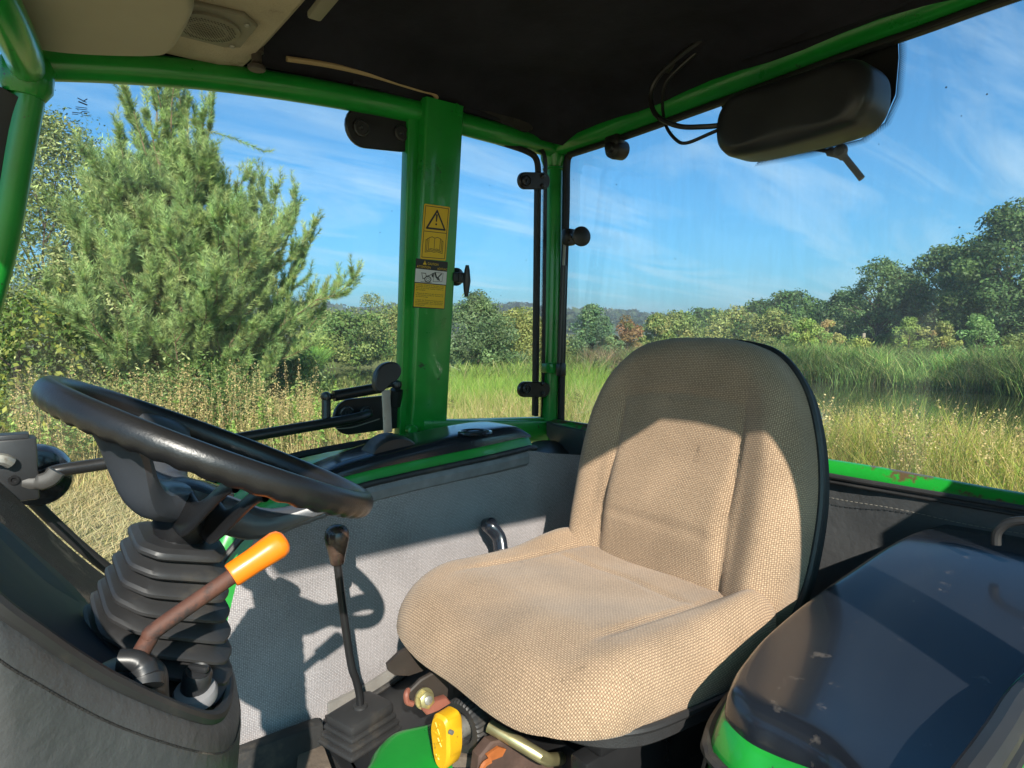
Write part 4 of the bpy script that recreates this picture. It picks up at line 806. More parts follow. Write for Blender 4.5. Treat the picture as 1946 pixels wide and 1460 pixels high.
for r in rows[:45] + []:
    p = r[2]; o = V((p.x - cx0, p.y - cy0, 0)).normalized(); rows2.append([p + o * .005 + V((0, 0, -.005)), p + o * .022 + V((0, 0, -.06)), p + o * .03 + V((0, 0, -.2)), p + o * .03 + V((0, 0, -.5))])
surf(m, rows2, uvs=[(i * .01, j * .06) for i, r in enumerate(rows2) for j in range(4)]); m.build('fender_lining', mat('grey_vinyl', (.065, .062, .06), .6, noise=(9, .2), bump=(200, .7, .0015)), near)
m = MB(); og = [[P(1946, 1400, z=1.17), P(1890, 1480, z=1.17), P(1860, 1540, z=1.17)], [P(1990, 1420, z=1.16), P(1960, 1480, z=1.16), P(1930, 1560, z=1.16)], [P(2100, 1440, z=1.10), P(2100, 1500, z=1.10), P(2100, 1600, z=1.08)]]; sheet(m, og, .01, (0, 0, -1)); m.build('fender_lip', GREEN, near)
m = MB(); tube(m, cr_([P(1893, 1035, x=1.05), P(1895, 1012, x=1.05), P(1912, 996, x=1.05), P(1946, 990, x=1.05), P(1990, 1000, x=1.05), P(2000, 1040, x=1.05)], 6), .006, 10); part('grab_loop', m, RUBBER)
# ---------------------------------------------------------------- stickers on the flat pillar
TXT = {}
def text_into(mb, s, O, U, Vv, N, h, mt, align='LEFT', off=.0006, width=None):
    cu = bpy.data.curves.new('t', 'FONT'); cu.body = s; cu.size = 1; cu.align_x = align; o = bpy.data.objects.new('t', cu); S.collection.objects.link(o)
    dg = bpy.context.evaluated_depsgraph_get(); me = o.evaluated_get(dg).to_mesh(); 
    vs = [tuple(v.co) for v in me.vertices]; fs = [list(p.vertices) for p in me.polygons]; o.evaluated_get(dg).to_mesh_clear(); bpy.data.objects.remove(o); bpy.data.curves.remove(cu)
    if not vs: return
    sx = h
    if width: w = max(v[0] for v in vs) - min(v[0] for v in vs); sx = width / w
    mb.add([O + U * (v[0] * sx) + Vv * (v[1] * h) + N * off for v in vs], fs, mt)
YL_ = mat('label_yellow', (.72, .46, .012), .4); BK_ = mat('label_black', (.012, .012, .012), .4); WH_ = mat('label_white', (.62, .62, .60), .4)
pn = V((0, -1, -.1)).normalized()
def quadf(px):   # label frame from four picture corners on the pillar face
    q = [PS(x, y, -.0475) for x, y in px]; return q
def lab(q):
    O = q[3]; U = q[2] - q[3]; Vv = q[0] - q[3]; return O, U, Vv
def poly(mb, fr_, pts, mt, off):
    O, U, Vv = fr_; mb.add([O + U * a + Vv * b + pn * off for a, b in pts], [list(range(len(pts)))], mt)
def line(mb, fr_, pts, w, mt, off, closed=False):
    O, U, Vv = fr_; L = [O + U * a + Vv * b + pn * off for a, b in pts]
    if closed: L.append(L[0])
    for a, b in zip(L, L[1:]):
        d = (b - a).normalized(); s = d.cross(pn) * w / 2; a2 = a - d * w * .4; b2 = b + d * w * .4; mb.add([a2 - s, b2 - s, b2 + s, a2 + s], [(0, 1, 2, 3)], mt)
f1 = lab(quadf([(806, 387), (855, 393), (847, 496), (798, 492)])); m = MB()
def rrect(a0, b0, a1, b1, r, asp):
    o = []
    for cx_, cy_, s in ((a1 - r, b1 - r * asp, 0), (a0 + r, b1 - r * asp, 90), (a0 + r, b0 + r * asp, 180), (a1 - r, b0 + r * asp, 270)):
        for k in range(4): t = math.radians(s + 30 * k); o.append((cx_ + r * math.cos(t), cy_ + r * asp * math.sin(t)))
    return o
poly(m, f1, rrect(0, 0, 1, 1, .05, .5), 0, .0004)
line(m, f1, [(.06, .035), (.94, .035), (.94, .965), (.06, .965)], .0014, 1, .0008, True); line(m, f1, [(.06, .51), (.94, .51)], .0014, 1, .0008)
line(m, f1, [(.16, .57), (.86, .57), (.51, .90)], .0042, 1, .0008, True)
poly(m, f1, [(.475, .835), (.545, .835), (.53, .70), (.49, .70)], 1, .0008); poly(m, f1, [(.51 + .035 * math.cos(k * .785), .655 + .02 * math.sin(k * .785)) for k in range(8)], 1, .0008)
for sx in (-1, 1):
    line(m, f1, [(.5, .19), (.5 + .10 * sx, .205), (.5 + .22 * sx, .185), (.5 + .22 * sx, .40), (.5 + .10 * sx, .42), (.5, .40)], .0012, 1, .0008); line(m, f1, [(.5, .165), (.5 + .12 * sx, .18), (.5 + .28 * sx, .16), (.5 + .28 * sx, .38), (.5 + .23 * sx, .385)], .0012, 1, .0008); line(m, f1, [(.5, .14), (.5 + .12 * sx, .155), (.5 + .33 * sx, .13), (.5 + .33 * sx, .355), (.5 + .29 * sx, .36)], .0012, 1, .0008)
line(m, f1, [(.5, .19), (.5, .40)], .0012, 1, .0008)
m.build('warning_label', [YL_, BK_, WH_], pillar, smooth=False, label='yellow label with warning triangle above an open book')
f2 = lab(quadf([(791, 492), (850, 501), (844, 587), (785, 583)])); m = MB(); O, U, Vv = f2; Uu, Vu = U.normalized(), Vv.normalized(); Lh = Vv.length; Lw = U.length
poly(m, f2, [(-.01, -.015), (1.01, -.015), (1.01, 1.01), (-.01, 1.01)], 1, .0003); poly(m, f2, [(.01, .005), (.99, .005), (.99, .50), (.01, .50)], 0, .0006); poly(m, f2, [(.0, .52), (1.0, .52), (1.0, .80), (.0, .80)], 2, .0006)
text_into(m, 'CAUTION', O + U * .36 + Vv * .905, Uu, Vu, pn, Lh * .07, 0, off=.0009, width=Lw * .34); text_into(m, 'ATTENTION', O + U * .03 + Vv * .825, Uu, Vu, pn, Lh * .07, 0, off=.0009, width=Lw * .43); text_into(m, 'ACHTUNG', O + U * .68 + Vv * .825, Uu, Vu, pn, Lh * .065, 0, off=.0009, width=Lw * .31)
poly(m, f2, [(.21, .90), (.33, .90), (.27, .985)], 0, .0009); poly(m, f2, [(.262, .965), (.278, .965), (.274, .93), (.266, .93)], 1, .0012)
# little drawing: tractor silhouette, wheel, hand in a box
line(m, f2, [(.57, .56), (.86, .58), (.88, .76), (.60, .76)], .0009, 1, .0009, True)
line(m, f2, [(.40 + .10 * math.cos(k * .523), .60 + .062 * math.sin(k * .523)) for k in range(12)], .0022, 1, .0009, True); line(m, f2, [(.40 + .05 * math.cos(k * .785), .60 + .03 * math.sin(k * .785)) for k in range(8)], .001, 1, .0009, True)
line(m, f2, [(.20, .70), (.24, .60), (.30, .62)], .0016, 1, .0009); line(m, f2, [(.18, .72), (.32, .72), (.34, .66), (.46, .69), (.56, .74)], .0016, 1, .0009); line(m, f2, [(.18, .535), (.52, .535)], .0012, 1, .0009); poly(m, f2, [(.50, .68), (.58, .76), (.57, .64)], 1, .0009); line(m, f2, [(.62, .75), (.66, .67), (.70, .64)], .004, 1, .0009); line(m, f2, [(.82, .74), (.72, .66), (.76, .62)], .0028, 1, .0009); line(m, f2, [(.70, .62), (.78, .60)], .0022, 1, .0009)
txt = ['\u2022 Danger of injury at the side of and', 'between ends of area behind axle.', 'Parts of the body may be crushed or', 'get entangled.', '', '\u2022 Risque de blessure par \u00e9crasement', 'et pincement \u00e0 c\u00f4t\u00e9 du tracteur et', 'derri\u00e8re le si\u00e8ge.', '', '\u2022 Gefahr der K\u00f6rperverletzung seitlich', 'im Bereich hinter dem Sitz besteht', 'Verletzungsgefahr durch Quetschen', 'und Einziehen.']
for i, s in enumerate(txt):
    if s: text_into(m, s, O + U * .05 + Vv * (.462 - .0355 * i), Uu, Vu, pn, Lh * .036, 1, off=.0009, width=Lw * (.88 if len(s) > 25 else .4 if len(s) > 17 else .3))
m.build('warning_label', [YL_, BK_, WH_], pillar, smooth=False, label='black, white and yellow caution label')
# small printed marks on the panes
MK = mat('printed_mark', (.02, .03, .05), .5)
def mark(par, fx, px, py, sc):
    m = MB(); q = lambda a, b: fx(px + a * sc, py + b * sc)
    for pts, r in (([(-8, -22), (2, -17), (12, -12), (4, -14), (14, -20)], .0010), ([(-6, -14), (4, -10), (14, -6)], .0014), ([(-12, -2), (14, 1)], .0007), ([(-12, 2), (14, 5)], .0007), ([(-20, 10), (-2, 12)], .0008), ([(2, 8), (18, 10), (18, 18), (2, 16), (2, 8)], .0007), ([(6, 12), (14, 13)], .0012), ([(-20, 14), (-6, 15)], .0007)):
        tube(m, [q(a, b) for a, b in pts], r * sc, 5)
    m.build('maker_mark', MK, par)
mark(door, lambda x, y: PS(x, y, .032), 154, 205, .85); mark(qw, lambda x, y: PS(x, y, .018), 856, 768, .45); mark(rw, lambda x, y: P(x, y, x=XR + .032), 1096, 757, .5)
# ================================================================ landscape
def fastmesh(name, vs, tris, cols, mt, loc, parent=None, quads=False, smooth=False):
    """vs (n,3), faces (m,k) index array, cols (n,3)"""
    loc = V(loc); me = bpy.data.meshes.new(name); k = tris.shape[1]
    me.vertices.add(len(vs)); me.vertices.foreach_set('co', (vs - np.array(loc)).astype(np.float32).ravel())
    me.loops.add(tris.size); me.loops.foreach_set('vertex_index', tris.astype(np.int32).ravel())
    me.polygons.add(len(tris)); me.polygons.foreach_set('loop_start', np.arange(0, tris.size, k, dtype=np.int32)); me.polygons.foreach_set('loop_total', np.full(len(tris), k, dtype=np.int32))
    if smooth: me.polygons.foreach_set('use_smooth', np.ones(len(tris), dtype=bool))
    me.update(calc_edges=True)
    if cols is not None:
        a = me.color_attributes.new('col', 'FLOAT_COLOR', 'POINT'); c4 = np.ones((len(vs), 4), dtype=np.float32); c4[:, :3] = cols; a.data.foreach_set('color', c4.ravel())
    me.materials.append(mt); return link(name, me, loc, parent)
LEAF = vcol('leaf', .5, .35); NEED = vcol('needles', .5, .25); GRASSM = vcol('grass_blade', .55, .35); DRYM = vcol('dry_stem', .7, .25); BARK = mat('bark', (.10, .075, .055), .9, noise=(6, .4), bump=(20, .8, .02))
# ---- terrain: flat bank, pond hollow, far bank, wooded ridge
def pondmask(x, y):
    """1 inside the pond"""
    d = np.hypot(x, y); az = np.degrees(np.arctan2(x, y)) - 37.7 + 37.7
    a = np.interp(az, [-20, 0, 12, 18, 23, 28, 33, 44, 52, 60, 68, 76, 90], [26, 25, 24, 22, 20, 19, 30, 32, 15, 13.5, 12.5, 12, 12])
    b = np.interp(az, [-20, 0, 12, 18, 23, 28, 33, 44, 52, 60, 68, 76, 90], [36, 36, 38, 42, 50, 52, 24, 24, 38, 39, 37, 33, 30])
    w = np.clip(np.minimum(d - a, b - d) / 1.5 + .5, 0, 1)
    return w * w * (3 - 2 * w)
def hgt(x, y):
    d = np.hypot(x, y); az = np.degrees(np.arctan2(x, y))
    h = .10 * np.sin(x * .35 + 1) * np.cos(y * .31) * np.clip((d - 4) / 8, 0, 1) - 1.0 * pondmask(x, y)
    h = h - .25 * np.clip((d - 11) / 6, 0, 1) - .42 * np.clip((d - 6.5) / 4, 0, 1) * np.clip((az - 44) / 5, 0, 1) * np.clip((30 - d) / 8, 0, 1) + np.clip((d - 60) / 300, 0, 1) * 2
    ridge = 24 * np.exp(-((d - 640) / 150) ** 2) * (1 + .22 * np.sin(az * .16 + 1.2) + .1 * np.sin(az * .7)) * np.clip(1.15 - (az - 20) / 45., .12, 1.3)
    return h + ridge
WZ = -.74
naz, nr = 220, 190
az = np.radians(np.linspace(-55, 125, naz)); rad = np.concatenate([np.linspace(.0, 60, 130), np.geomspace(61, 1400, 60)])
A, R2 = np.meshgrid(az, rad); X = R2 * np.sin(A); Y = R2 * np.cos(A); Z = hgt(X, Y)
vs = np.stack([X, Y, Z], -1).reshape(-1, 3); idx = np.arange(nr * naz).reshape(nr, naz)
q = np.stack([idx[:-1, :-1], idx[1:, :-1], idx[1:, 1:], idx[:-1, 1:]], -1).reshape(-1, 4)
def noise2(x, y, s, k=0):
    return .5 + .25 * (np.sin(x * s + 1.3 * k + 1.7 * np.sin(y * s * .7 + k)) + np.sin(y * s * 1.13 + 2.1 * k + 1.5 * np.sin(x * s * .83 + k)))
D = R2.ravel(); n1 = noise2(vs[:, 0], vs[:, 1], .9, 1); n2 = noise2(vs[:, 0], vs[:, 1], .05, 3)
straw = np.array([.42, .33, .16]); gr = np.array([.13, .17, .04]); gfar = np.array([.075, .11, .03]); wood = np.array([.035, .06, .025])
t = np.clip((D - 7.5) / 3, 0, 1)[:, None]; c = straw * (1 - .35 * n1[:, None]) + (gr - straw) * (.35 * (noise2(vs[:, 0], vs[:, 1], .5, 5) > .62))[:, None]
c = c * (1 - t) + (gr * .8 + .05 * n1[:, None]) * t
azd = np.degrees(np.arctan2(vs[:, 0], vs[:, 1])); tk = (np.clip((azd - 42) / 6, 0, 1) * np.clip((D - 4) / 2, 0, 1))[:, None]; c = c * (1 - tk) + np.array([.10, .11, .035]) * tk
t = np.clip((D - 45) / 80, 0, 1)[:, None]; c = c * (1 - t) + (gfar * (1 - n2[:, None]) + np.array([.16, .15, .06]) * n2[:, None]) * t
t = np.clip((D - 330) / 120, 0, 1)[:, None]; c = c * (1 - t) + wood * (.7 + .6 * n2[:, None]) * t
mud = pondmask(vs[:, 0], vs[:, 1])[:, None]; c = c * (1 - mud) + np.array([.05, .045, .03]) * mud
GM = vcol('ground_mat', .95); nt_ = GM.node_tree; bs = nt_.nodes['Principled BSDF']; at = [n for n in nt_.nodes if n.type == 'ATTRIBUTE'][0]
nn = nt_.nodes.new('ShaderNodeTexNoise'); nn.inputs['Scale'].default_value = 18; nn.inputs['Detail'].default_value = 9; gc = nt_.nodes.new('ShaderNodeTexCoord'); nt_.links.new(gc.outputs['Object'], nn.inputs['Vector'])
mr = nt_.nodes.new('ShaderNodeMapRange'); mr.inputs['From Min'].default_value = .3; mr.inputs['From Max'].default_value = .7; mr.inputs['To Min'].default_value = .55; mr.inputs['To Max'].default_value = 1.25; nt_.links.new(nn.outputs[0], mr.inputs[0])
vm = nt_.nodes.new('ShaderNodeVectorMath'); vm.operation = 'SCALE'; nt_.links.new(at.outputs[0], vm.inputs[0]); nt_.links.new(mr.outputs[0], vm.inputs['Scale']); nt_.links.new(vm.outputs[0], bs.inputs['Base Color'])
bp = nt_.nodes.new('ShaderNodeBump'); bp.inputs['Distance'].default_value = .05; nt_.links.new(nn.outputs[0], bp.inputs['Height']); nt_.links.new(bp.outputs[0], bs.inputs['Normal'])
tag(fastmesh('ground', vs, q, c, GM, (0, 0, 0), smooth=True), kind='structure')
# ground behind the camera
g2 = MB(); g2.add([V((-1147, 803, -.02)), V((-1600, -1400, -.02)), V((1400, -1400, -.02)), V((1147, -803, -.02))], [(0, 1, 2, 3)]); tag(g2.build('far_ground', mat('far_field', (.42, .34, .18), .95, noise=(.6, .25)), smooth=False), kind='structure')
WM = bpy.data.materials.new('pond_water'); WM.use_nodes = True; b = WM.node_tree.nodes['Principled BSDF']; b.inputs['Base Color'].default_value = (.022, .030, .012, 1); b.inputs['Roughness'].default_value = .04; b.inputs['IOR'].default_value = 1.33
w = MB(); w.add([V((-15, 8, WZ)), V((62, -5, WZ)), V((62, 62, WZ)), V((-15, 62, WZ))], [(0, 1, 2, 3)]); tag(w.build('pond_water', WM, smooth=False), kind='structure')
# ---- grasses
def bright(c, k): return [tuple(v * k for v in q) for q in c]
def blades(name, px, py, h, wd, lean, cols, mt, seg=3, label=None, cat='grass', pz=None):
    n = len(px); pz = hgt(px, py) if pz is None else pz; th = rng.uniform(0, 2 * np.pi, n); ld = rng.uniform(0, 2 * np.pi, n); ln = lean * rng.uniform(.2, 1, n) * h
    base = np.stack([px, py, pz], -1); side = np.stack([np.cos(th), np.sin(th), 0 * th], -1) * wd[:, None] / 2; ldv = np.stack([np.cos(ld), np.sin(ld), 0 * ld], -1) * ln[:, None]
    P_ = []
    for k in range(seg + 1):
        t = k / seg; c_ = base + np.array([0, 0, 1]) * (h * t * (1 - .22 * t * np.minimum(ln / h, 1)))[:, None] + ldv * t * t
        if k == seg: P_.append(c_)
        else: P_ += [c_ - side * (1 - .6 * t), c_ + side * (1 - .6 * t)]
    K = 2 * seg + 1; vv = np.stack(P_, 1).reshape(-1, 3); o = (np.arange(n) * K)[:, None]; f = []
    for k in range(seg - 1): f += [[2 * k, 2 * k + 1, 2 * k + 3], [2 * k, 2 * k + 3, 2 * k + 2]]
    f.append([2 * seg - 2, 2 * seg - 1, 2 * seg]); fc = (o[:, None, :] + np.array(f)[None]).reshape(-1, 3)
    tint = np.repeat(cols, K, 0); ob = fastmesh(name, vv, fc, tint, mt, (float(px.mean()), float(py.mean()), 0)); tag(ob, label, cat, kind='stuff'); return ob
def scatter(n, az0, az1, d0, d1, pw=1.0):
    a = np.radians(rng.uniform(az0, az1, n)); d = (rng.uniform(d0 ** pw, d1 ** pw, n)) ** (1 / pw); return d * np.sin(a), d * np.cos(a)
def mixc(n, cs, ws, var=.25):
    i = rng.choice(len(cs), n, p=np.array(ws) / sum(ws)); c = np.array(cs)[i]; return np.clip(c * rng.uniform(1 - var, 1 + var, (n, 1)) * rng.uniform(.93, 1.07, (n, 3)), 0, 1)
GRN = [(.22, .34, .06), (.32, .40, .08), (.15, .25, .045), (.46, .42, .14), (.55, .45, .20)]
STR = [(.66, .54, .25), (.54, .43, .19), (.42, .35, .14), (.28, .31, .09)]
def keep_dry(x, y, thr=.4): return pondmask(x, y) < thr
# mown straw-coloured ground near the tractor
x, y = scatter(42000, -14, 22, 3.4, 8.8, 1.4); n = len(x); blades('short_grass', x, y, rng.uniform(.02, .07, n), rng.uniform(.003, .006, n), 1.6, mixc(n, STR + [(.16, .22, .05)], [3, 3, 2, 2, 3]), GRASSM, 2, label='short dry cut grass beside the tractor')
# cut straw lying flat
n = 9000; x, y = scatter(n, -14, 20, 3.8, 9.2, 1.5); th = rng.uniform(0, np.pi, n) * .55 + .1; L = rng.uniform(.12, .45, n); dx = np.cos(th) * L / 2; dy = np.sin(th) * L / 2; z0 = hgt(x, y) + rng.uniform(.02, .07, n); tz = rng.uniform(-.02, .04, n); wv = .0025
sx, sy = -np.sin(th) * wv, np.cos(th) * wv
vv = np.stack([np.stack([x - dx - sx, y - dy - sy, z0], -1), np.stack([x - dx + sx, y - dy + sy, z0], -1), np.stack([x + sx, y + sy, z0 + .03], -1), np.stack([x - sx, y - sy, z0 + .03], -1), np.stack([x + dx, y + dy, z0 + tz], -1)], 1).reshape(-1, 3)
o = (np.arange(n) * 5)[:, None, None]; fc = (o + np.array([[0, 1, 2], [0, 2, 3], [3, 2, 4]])[None]).reshape(-1, 3); tag(fastmesh('cut_straw', vv, fc, np.repeat(mixc(n, STR[:2] + [(.62, .50, .26)], [1, 1, 1]), 5, 0), DRYM, (2, 5, 0)), 'pale cut straw lying flat on the mown strip', 'straw', kind='stuff')
# tall rough grass between mown strip and pond
def dens(x, y, s, th, k): return noise2(x, y, s, k) > th
x, y = scatter(60000, -12, 80, 8.2, 15, 1.2); kk = keep_dry(x, y); x, y = x[kk], y[kk]; n = len(x); pt_ = noise2(x, y, .8, 2); cc = mixc(n, GRN, [2, 2, 1, 4, 4]); dry = (noise2(x, y, .55, 7) > .52)[:, None]; cc = np.where(dry, mixc(n, STR, [2, 3, 2, 2]), cc)
dd = np.hypot(x, y); blades('tall_grass', x, y, (rng.uniform(.3, .8, n) * (.55 + .8 * pt_)) * np.clip((dd - 7.8) / 2.2, .35, 1), rng.uniform(.005, .011, n), .7, cc, GRASSM, 3, label='tall rough grass between the mown strip and the pond')
x, y = scatter(36000, 46, 84, 5.2, 12.2, 1.2); kk = keep_dry(x, y); x, y = x[kk], y[kk]; n = len(x); pt_ = noise2(x, y, .8, 2); cc = mixc(n, [(.24, .33, .04), (.36, .38, .06), (.15, .23, .035), (.44, .36, .10), (.50, .37, .14)], [3, 3, 2, 3, 2], .35) * (.6 + .7 * noise2(x, y, 1.4, 8))[:, None]; blades('tall_grass', x, y, rng.uniform(.4, 1.1, n) * (.5 + .7 * pt_), rng.uniform(.005, .010, n), .7, cc, GRASSM, 3, label='tall grass close behind the rear window')
x, y = scatter(26000, -12, 46, 14, 26, 1.2); kk = keep_dry(x, y); x, y = x[kk], y[kk]; n = len(x); azm = np.degrees(np.arctan2(x, y)); blades('meadow_grass', x, y, rng.uniform(.3, .6, n) * np.where((azm > 15) & (azm < 30), .42, 1), rng.uniform(.012, .022, n), .6, mixc(n, GRN[:4], [3, 4, 2, 2]), GRASSM, 2, label='mid-distance meadow grass by the water')
# bright green sedge on the spit seen through the narrow window
x, y = scatter(22000, 27, 50, 12, 29, 1.1); kk = keep_dry(x, y, .6); x, y = x[kk], y[kk]; n = len(x); blades('sedge', x, y, rng.uniform(.35, .85, n), rng.uniform(.012, .022, n), .6, mixc(n, [(.22, .36, .05), (.30, .42, .07), (.14, .26, .04), (.36, .38, .12)], [3, 3, 2, 1]), GRASSM, 2, label='bright green sedge on the spit in the pond')
# reeds on the far banks
def bank(name, a0, a1, off0, off1, n, hmin, hmax, cols, ws, label, w=.03):
    a = rng.uniform(a0, a1, n); far = np.interp(a, [-20, 0, 12, 18, 23, 28, 33, 44, 52, 60, 68, 76, 90], [36, 36, 38, 42, 50, 52, 24, 24, 38, 39, 37, 33, 30]); d = far + rng.uniform(off0, off1, n); r_ = np.radians(a); x, y = d * np.sin(r_), d * np.cos(r_)
    pn_ = noise2(x, y, 1.1, 4) * .6 + noise2(x, y, 2.7, 6) * .5; hh = rng.uniform(hmin, hmax, n) * (.35 + .95 * pn_); z = np.maximum(hgt(x, y), WZ); blades(name, x, y, hh, rng.uniform(w * .6, w * 1.5, n), 1.0, mixc(n, bright(cols, 1.25), ws) * (.45 + 1.0 * noise2(x, y, .55, 9) * noise2(x, y, 1.9, 3) * 1.6)[:, None] * rng.uniform(.65, 1.3, (n, 1)), GRASSM, 2, label=label, cat='reeds', pz=z)
bank('reeds', 48, 82, -1.0, 9, 42000, .9, 1.7, [(.10, .20, .045), (.16, .27, .06), (.07, .14, .035), (.26, .29, .09), (.34, .29, .13)], [4, 3, 2, 2, 1], 'dense green reeds along the far pond bank behind the seat')
bank('reeds', 15.5, 21.3, -9, 0, 9000, 1.3, 2.1, [(.16, .34, .05), (.22, .42, .07), (.12, .24, .04)], [3, 3, 1], 'bright green reed clump at the water edge beyond the pine', w=.05)
bank('dry_grass', 44, 84, 8, 24, 22000, .8, 1.5, [(.33, .26, .13), (.24, .20, .10), (.16, .18, .06), (.30, .20, .11)], [3, 3, 3, 2], 'brown dry grass behind the far reeds', w=.05)
bank('rough_grass', -2, 46, 0, 26, 16000, .5, 1.1, [(.12, .18, .04), (.20, .24, .06), (.28, .25, .10)], [3, 2, 1], 'rough grass beyond the pond', w=.06)
# dock and thistle stems gone to seed
def weeds(name, x, y, h0, h1, label, cs=((.50, .38, .16), (.42, .31, .13), (.34, .31, .11), (.54, .43, .20)), nb=64, sz=.0095, br=.16):
    n = len(x); z = hgt(x, y); h = rng.uniform(h0, h1, n); lean = rng.normal(0, .09, (n, 2)); V_ = []; F_ = []; C_ = []; o = 0
    top = np.stack([x + lean[:, 0], y + lean[:, 1], z + h], -1); bot = np.stack([x, y, z], -1)
    # stems (thin triangles)
    th = rng.uniform(0, 6.28, n); s = np.stack([np.cos(th), np.sin(th), 0 * th], -1) * .004
    vv = np.stack([bot - s, bot + s, top], 1).reshape(-1, 3); V_.append(vv); F_.append(np.arange(3 * n).reshape(n, 3)); C_.append(np.repeat(mixc(n, cs, [1] * len(cs)), 3, 0)); o = 3 * n
    t = rng.beta(3, 1.6, (n, nb)); rad_ = br * (1.05 - t) * rng.uniform(0, 1, (n, nb)) * h[:, None] / 1.0; an = (rng.integers(0, 5, (n, nb)) * 1.257 + rng.normal(0, .25, (n, nb)))
    c_ = bot[:, None] + (top - bot)[:, None] * t[..., None] + np.stack([np.cos(an) * rad_, np.sin(an) * rad_, rad_ * .9], -1); c_ = c_.reshape(-1, 3); M = len(c_)
    a = rng.normal(size=(M, 3)); a /= np.linalg.norm(a, axis=1)[:, None]; b = np.cross(a, rng.normal(size=(M, 3))); b /= np.linalg.norm(b, axis=1)[:, None]; ss = rng.uniform(.6, 1.4, (M, 1)) * sz
    V_.append(np.stack([c_ + a * ss, c_ + b * ss * .7, c_ - a * ss, c_ - b * ss * .7], 1).reshape(-1, 3)); i = o + np.arange(M)[:, None] * 4; F_.append(np.concatenate([i + [0, 1, 2], i + [0, 2, 3]], 0)); C_.append(np.repeat(mixc(M, cs, [1] * len(cs)), 4, 0))
    ob = fastmesh(name, np.concatenate(V_), np.concatenate(F_), np.concatenate(C_), DRYM, (float(x.mean()), float(y.mean()), 0)); tag(ob, label, 'weeds', kind='stuff')
x, y = scatter(300, 0, 21, 8.3, 10.6); weeds('dry_weeds', x, y, .7, 1.4, 'tan seeding weeds in front of the pine')
x, y = scatter(420, 50, 82, 6.0, 11.5); kk = keep_dry(x, y); weeds('dry_weeds', x[kk], y[kk], .65, 1.15, 'tan seeding weeds outside the rear window')
x, y = scatter(110, 20, 50, 9, 13); weeds('dry_weeds', x, y, .3, .6, 'tan seeding weeds seen below the flat pillar')
x, y = scatter(130, -3, 26, 8.5, 11.5); weeds('green_weeds', x, y, .5, 1.0, 'leafy green weeds below the pine', cs=((.22, .34, .07), (.32, .42, .10), (.16, .26, .05)), nb=80, sz=.022, br=.2)
# ---- trees
GRP = {'dark_oak': 'dark oaks beyond the pond', 'far_oak': 'distant oaks above the seat', 'round_bush': 'round bushes across the pond', 'olive_bush': 'olive bushes in the narrow window', 'green_tree': 'scrubby green trees in the rear window', 'yellow_sapling': 'yellow saplings in front of the oaks', 'birch_sapling': 'feathery saplings', 'thicket': 'dark thickets under the oaks', 'far_bush': 'distant olive bushes'}
def leafcloud(cen, rad_, per, size, asp, up_bias=.3):
    """cen (k,3) clump centres, rad_ (k,) clump radii"""
    k = len(cen); d = rng.normal(size=(k, per, 3)); d /= np.linalg.norm(d, axis=2)[..., None]; r = rng.uniform(.35, 1, (k, per, 1)) ** .6
    p = cen[:, None] + d * r * rad_[:, None, None] * np.array([1, 1, .8]); p = p.reshape(-1, 3); M = len(p)
    nrm_ = d.reshape(-1, 3) * .7 + rng.normal(size=(M, 3)) * .6 + np.array([0, 0, up_bias]); nrm_ /= np.linalg.norm(nrm_, axis=1)[:, None]
    a = np.cross(nrm_, rng.normal(size=(M, 3))); a /= np.linalg.norm(a, axis=1)[:, None]; b = np.cross(nrm_, a); s = size * rng.uniform(.6, 1.4, (M, 1))
    vv = np.stack([p + a * s, p + b * s * asp, p - a * s, p - b * s * asp], 1).reshape(-1, 3); i = np.arange(M)[:, None] * 4
    return vv, np.concatenate([i + [0, 1, 2], i + [0, 2, 3]], 0), M
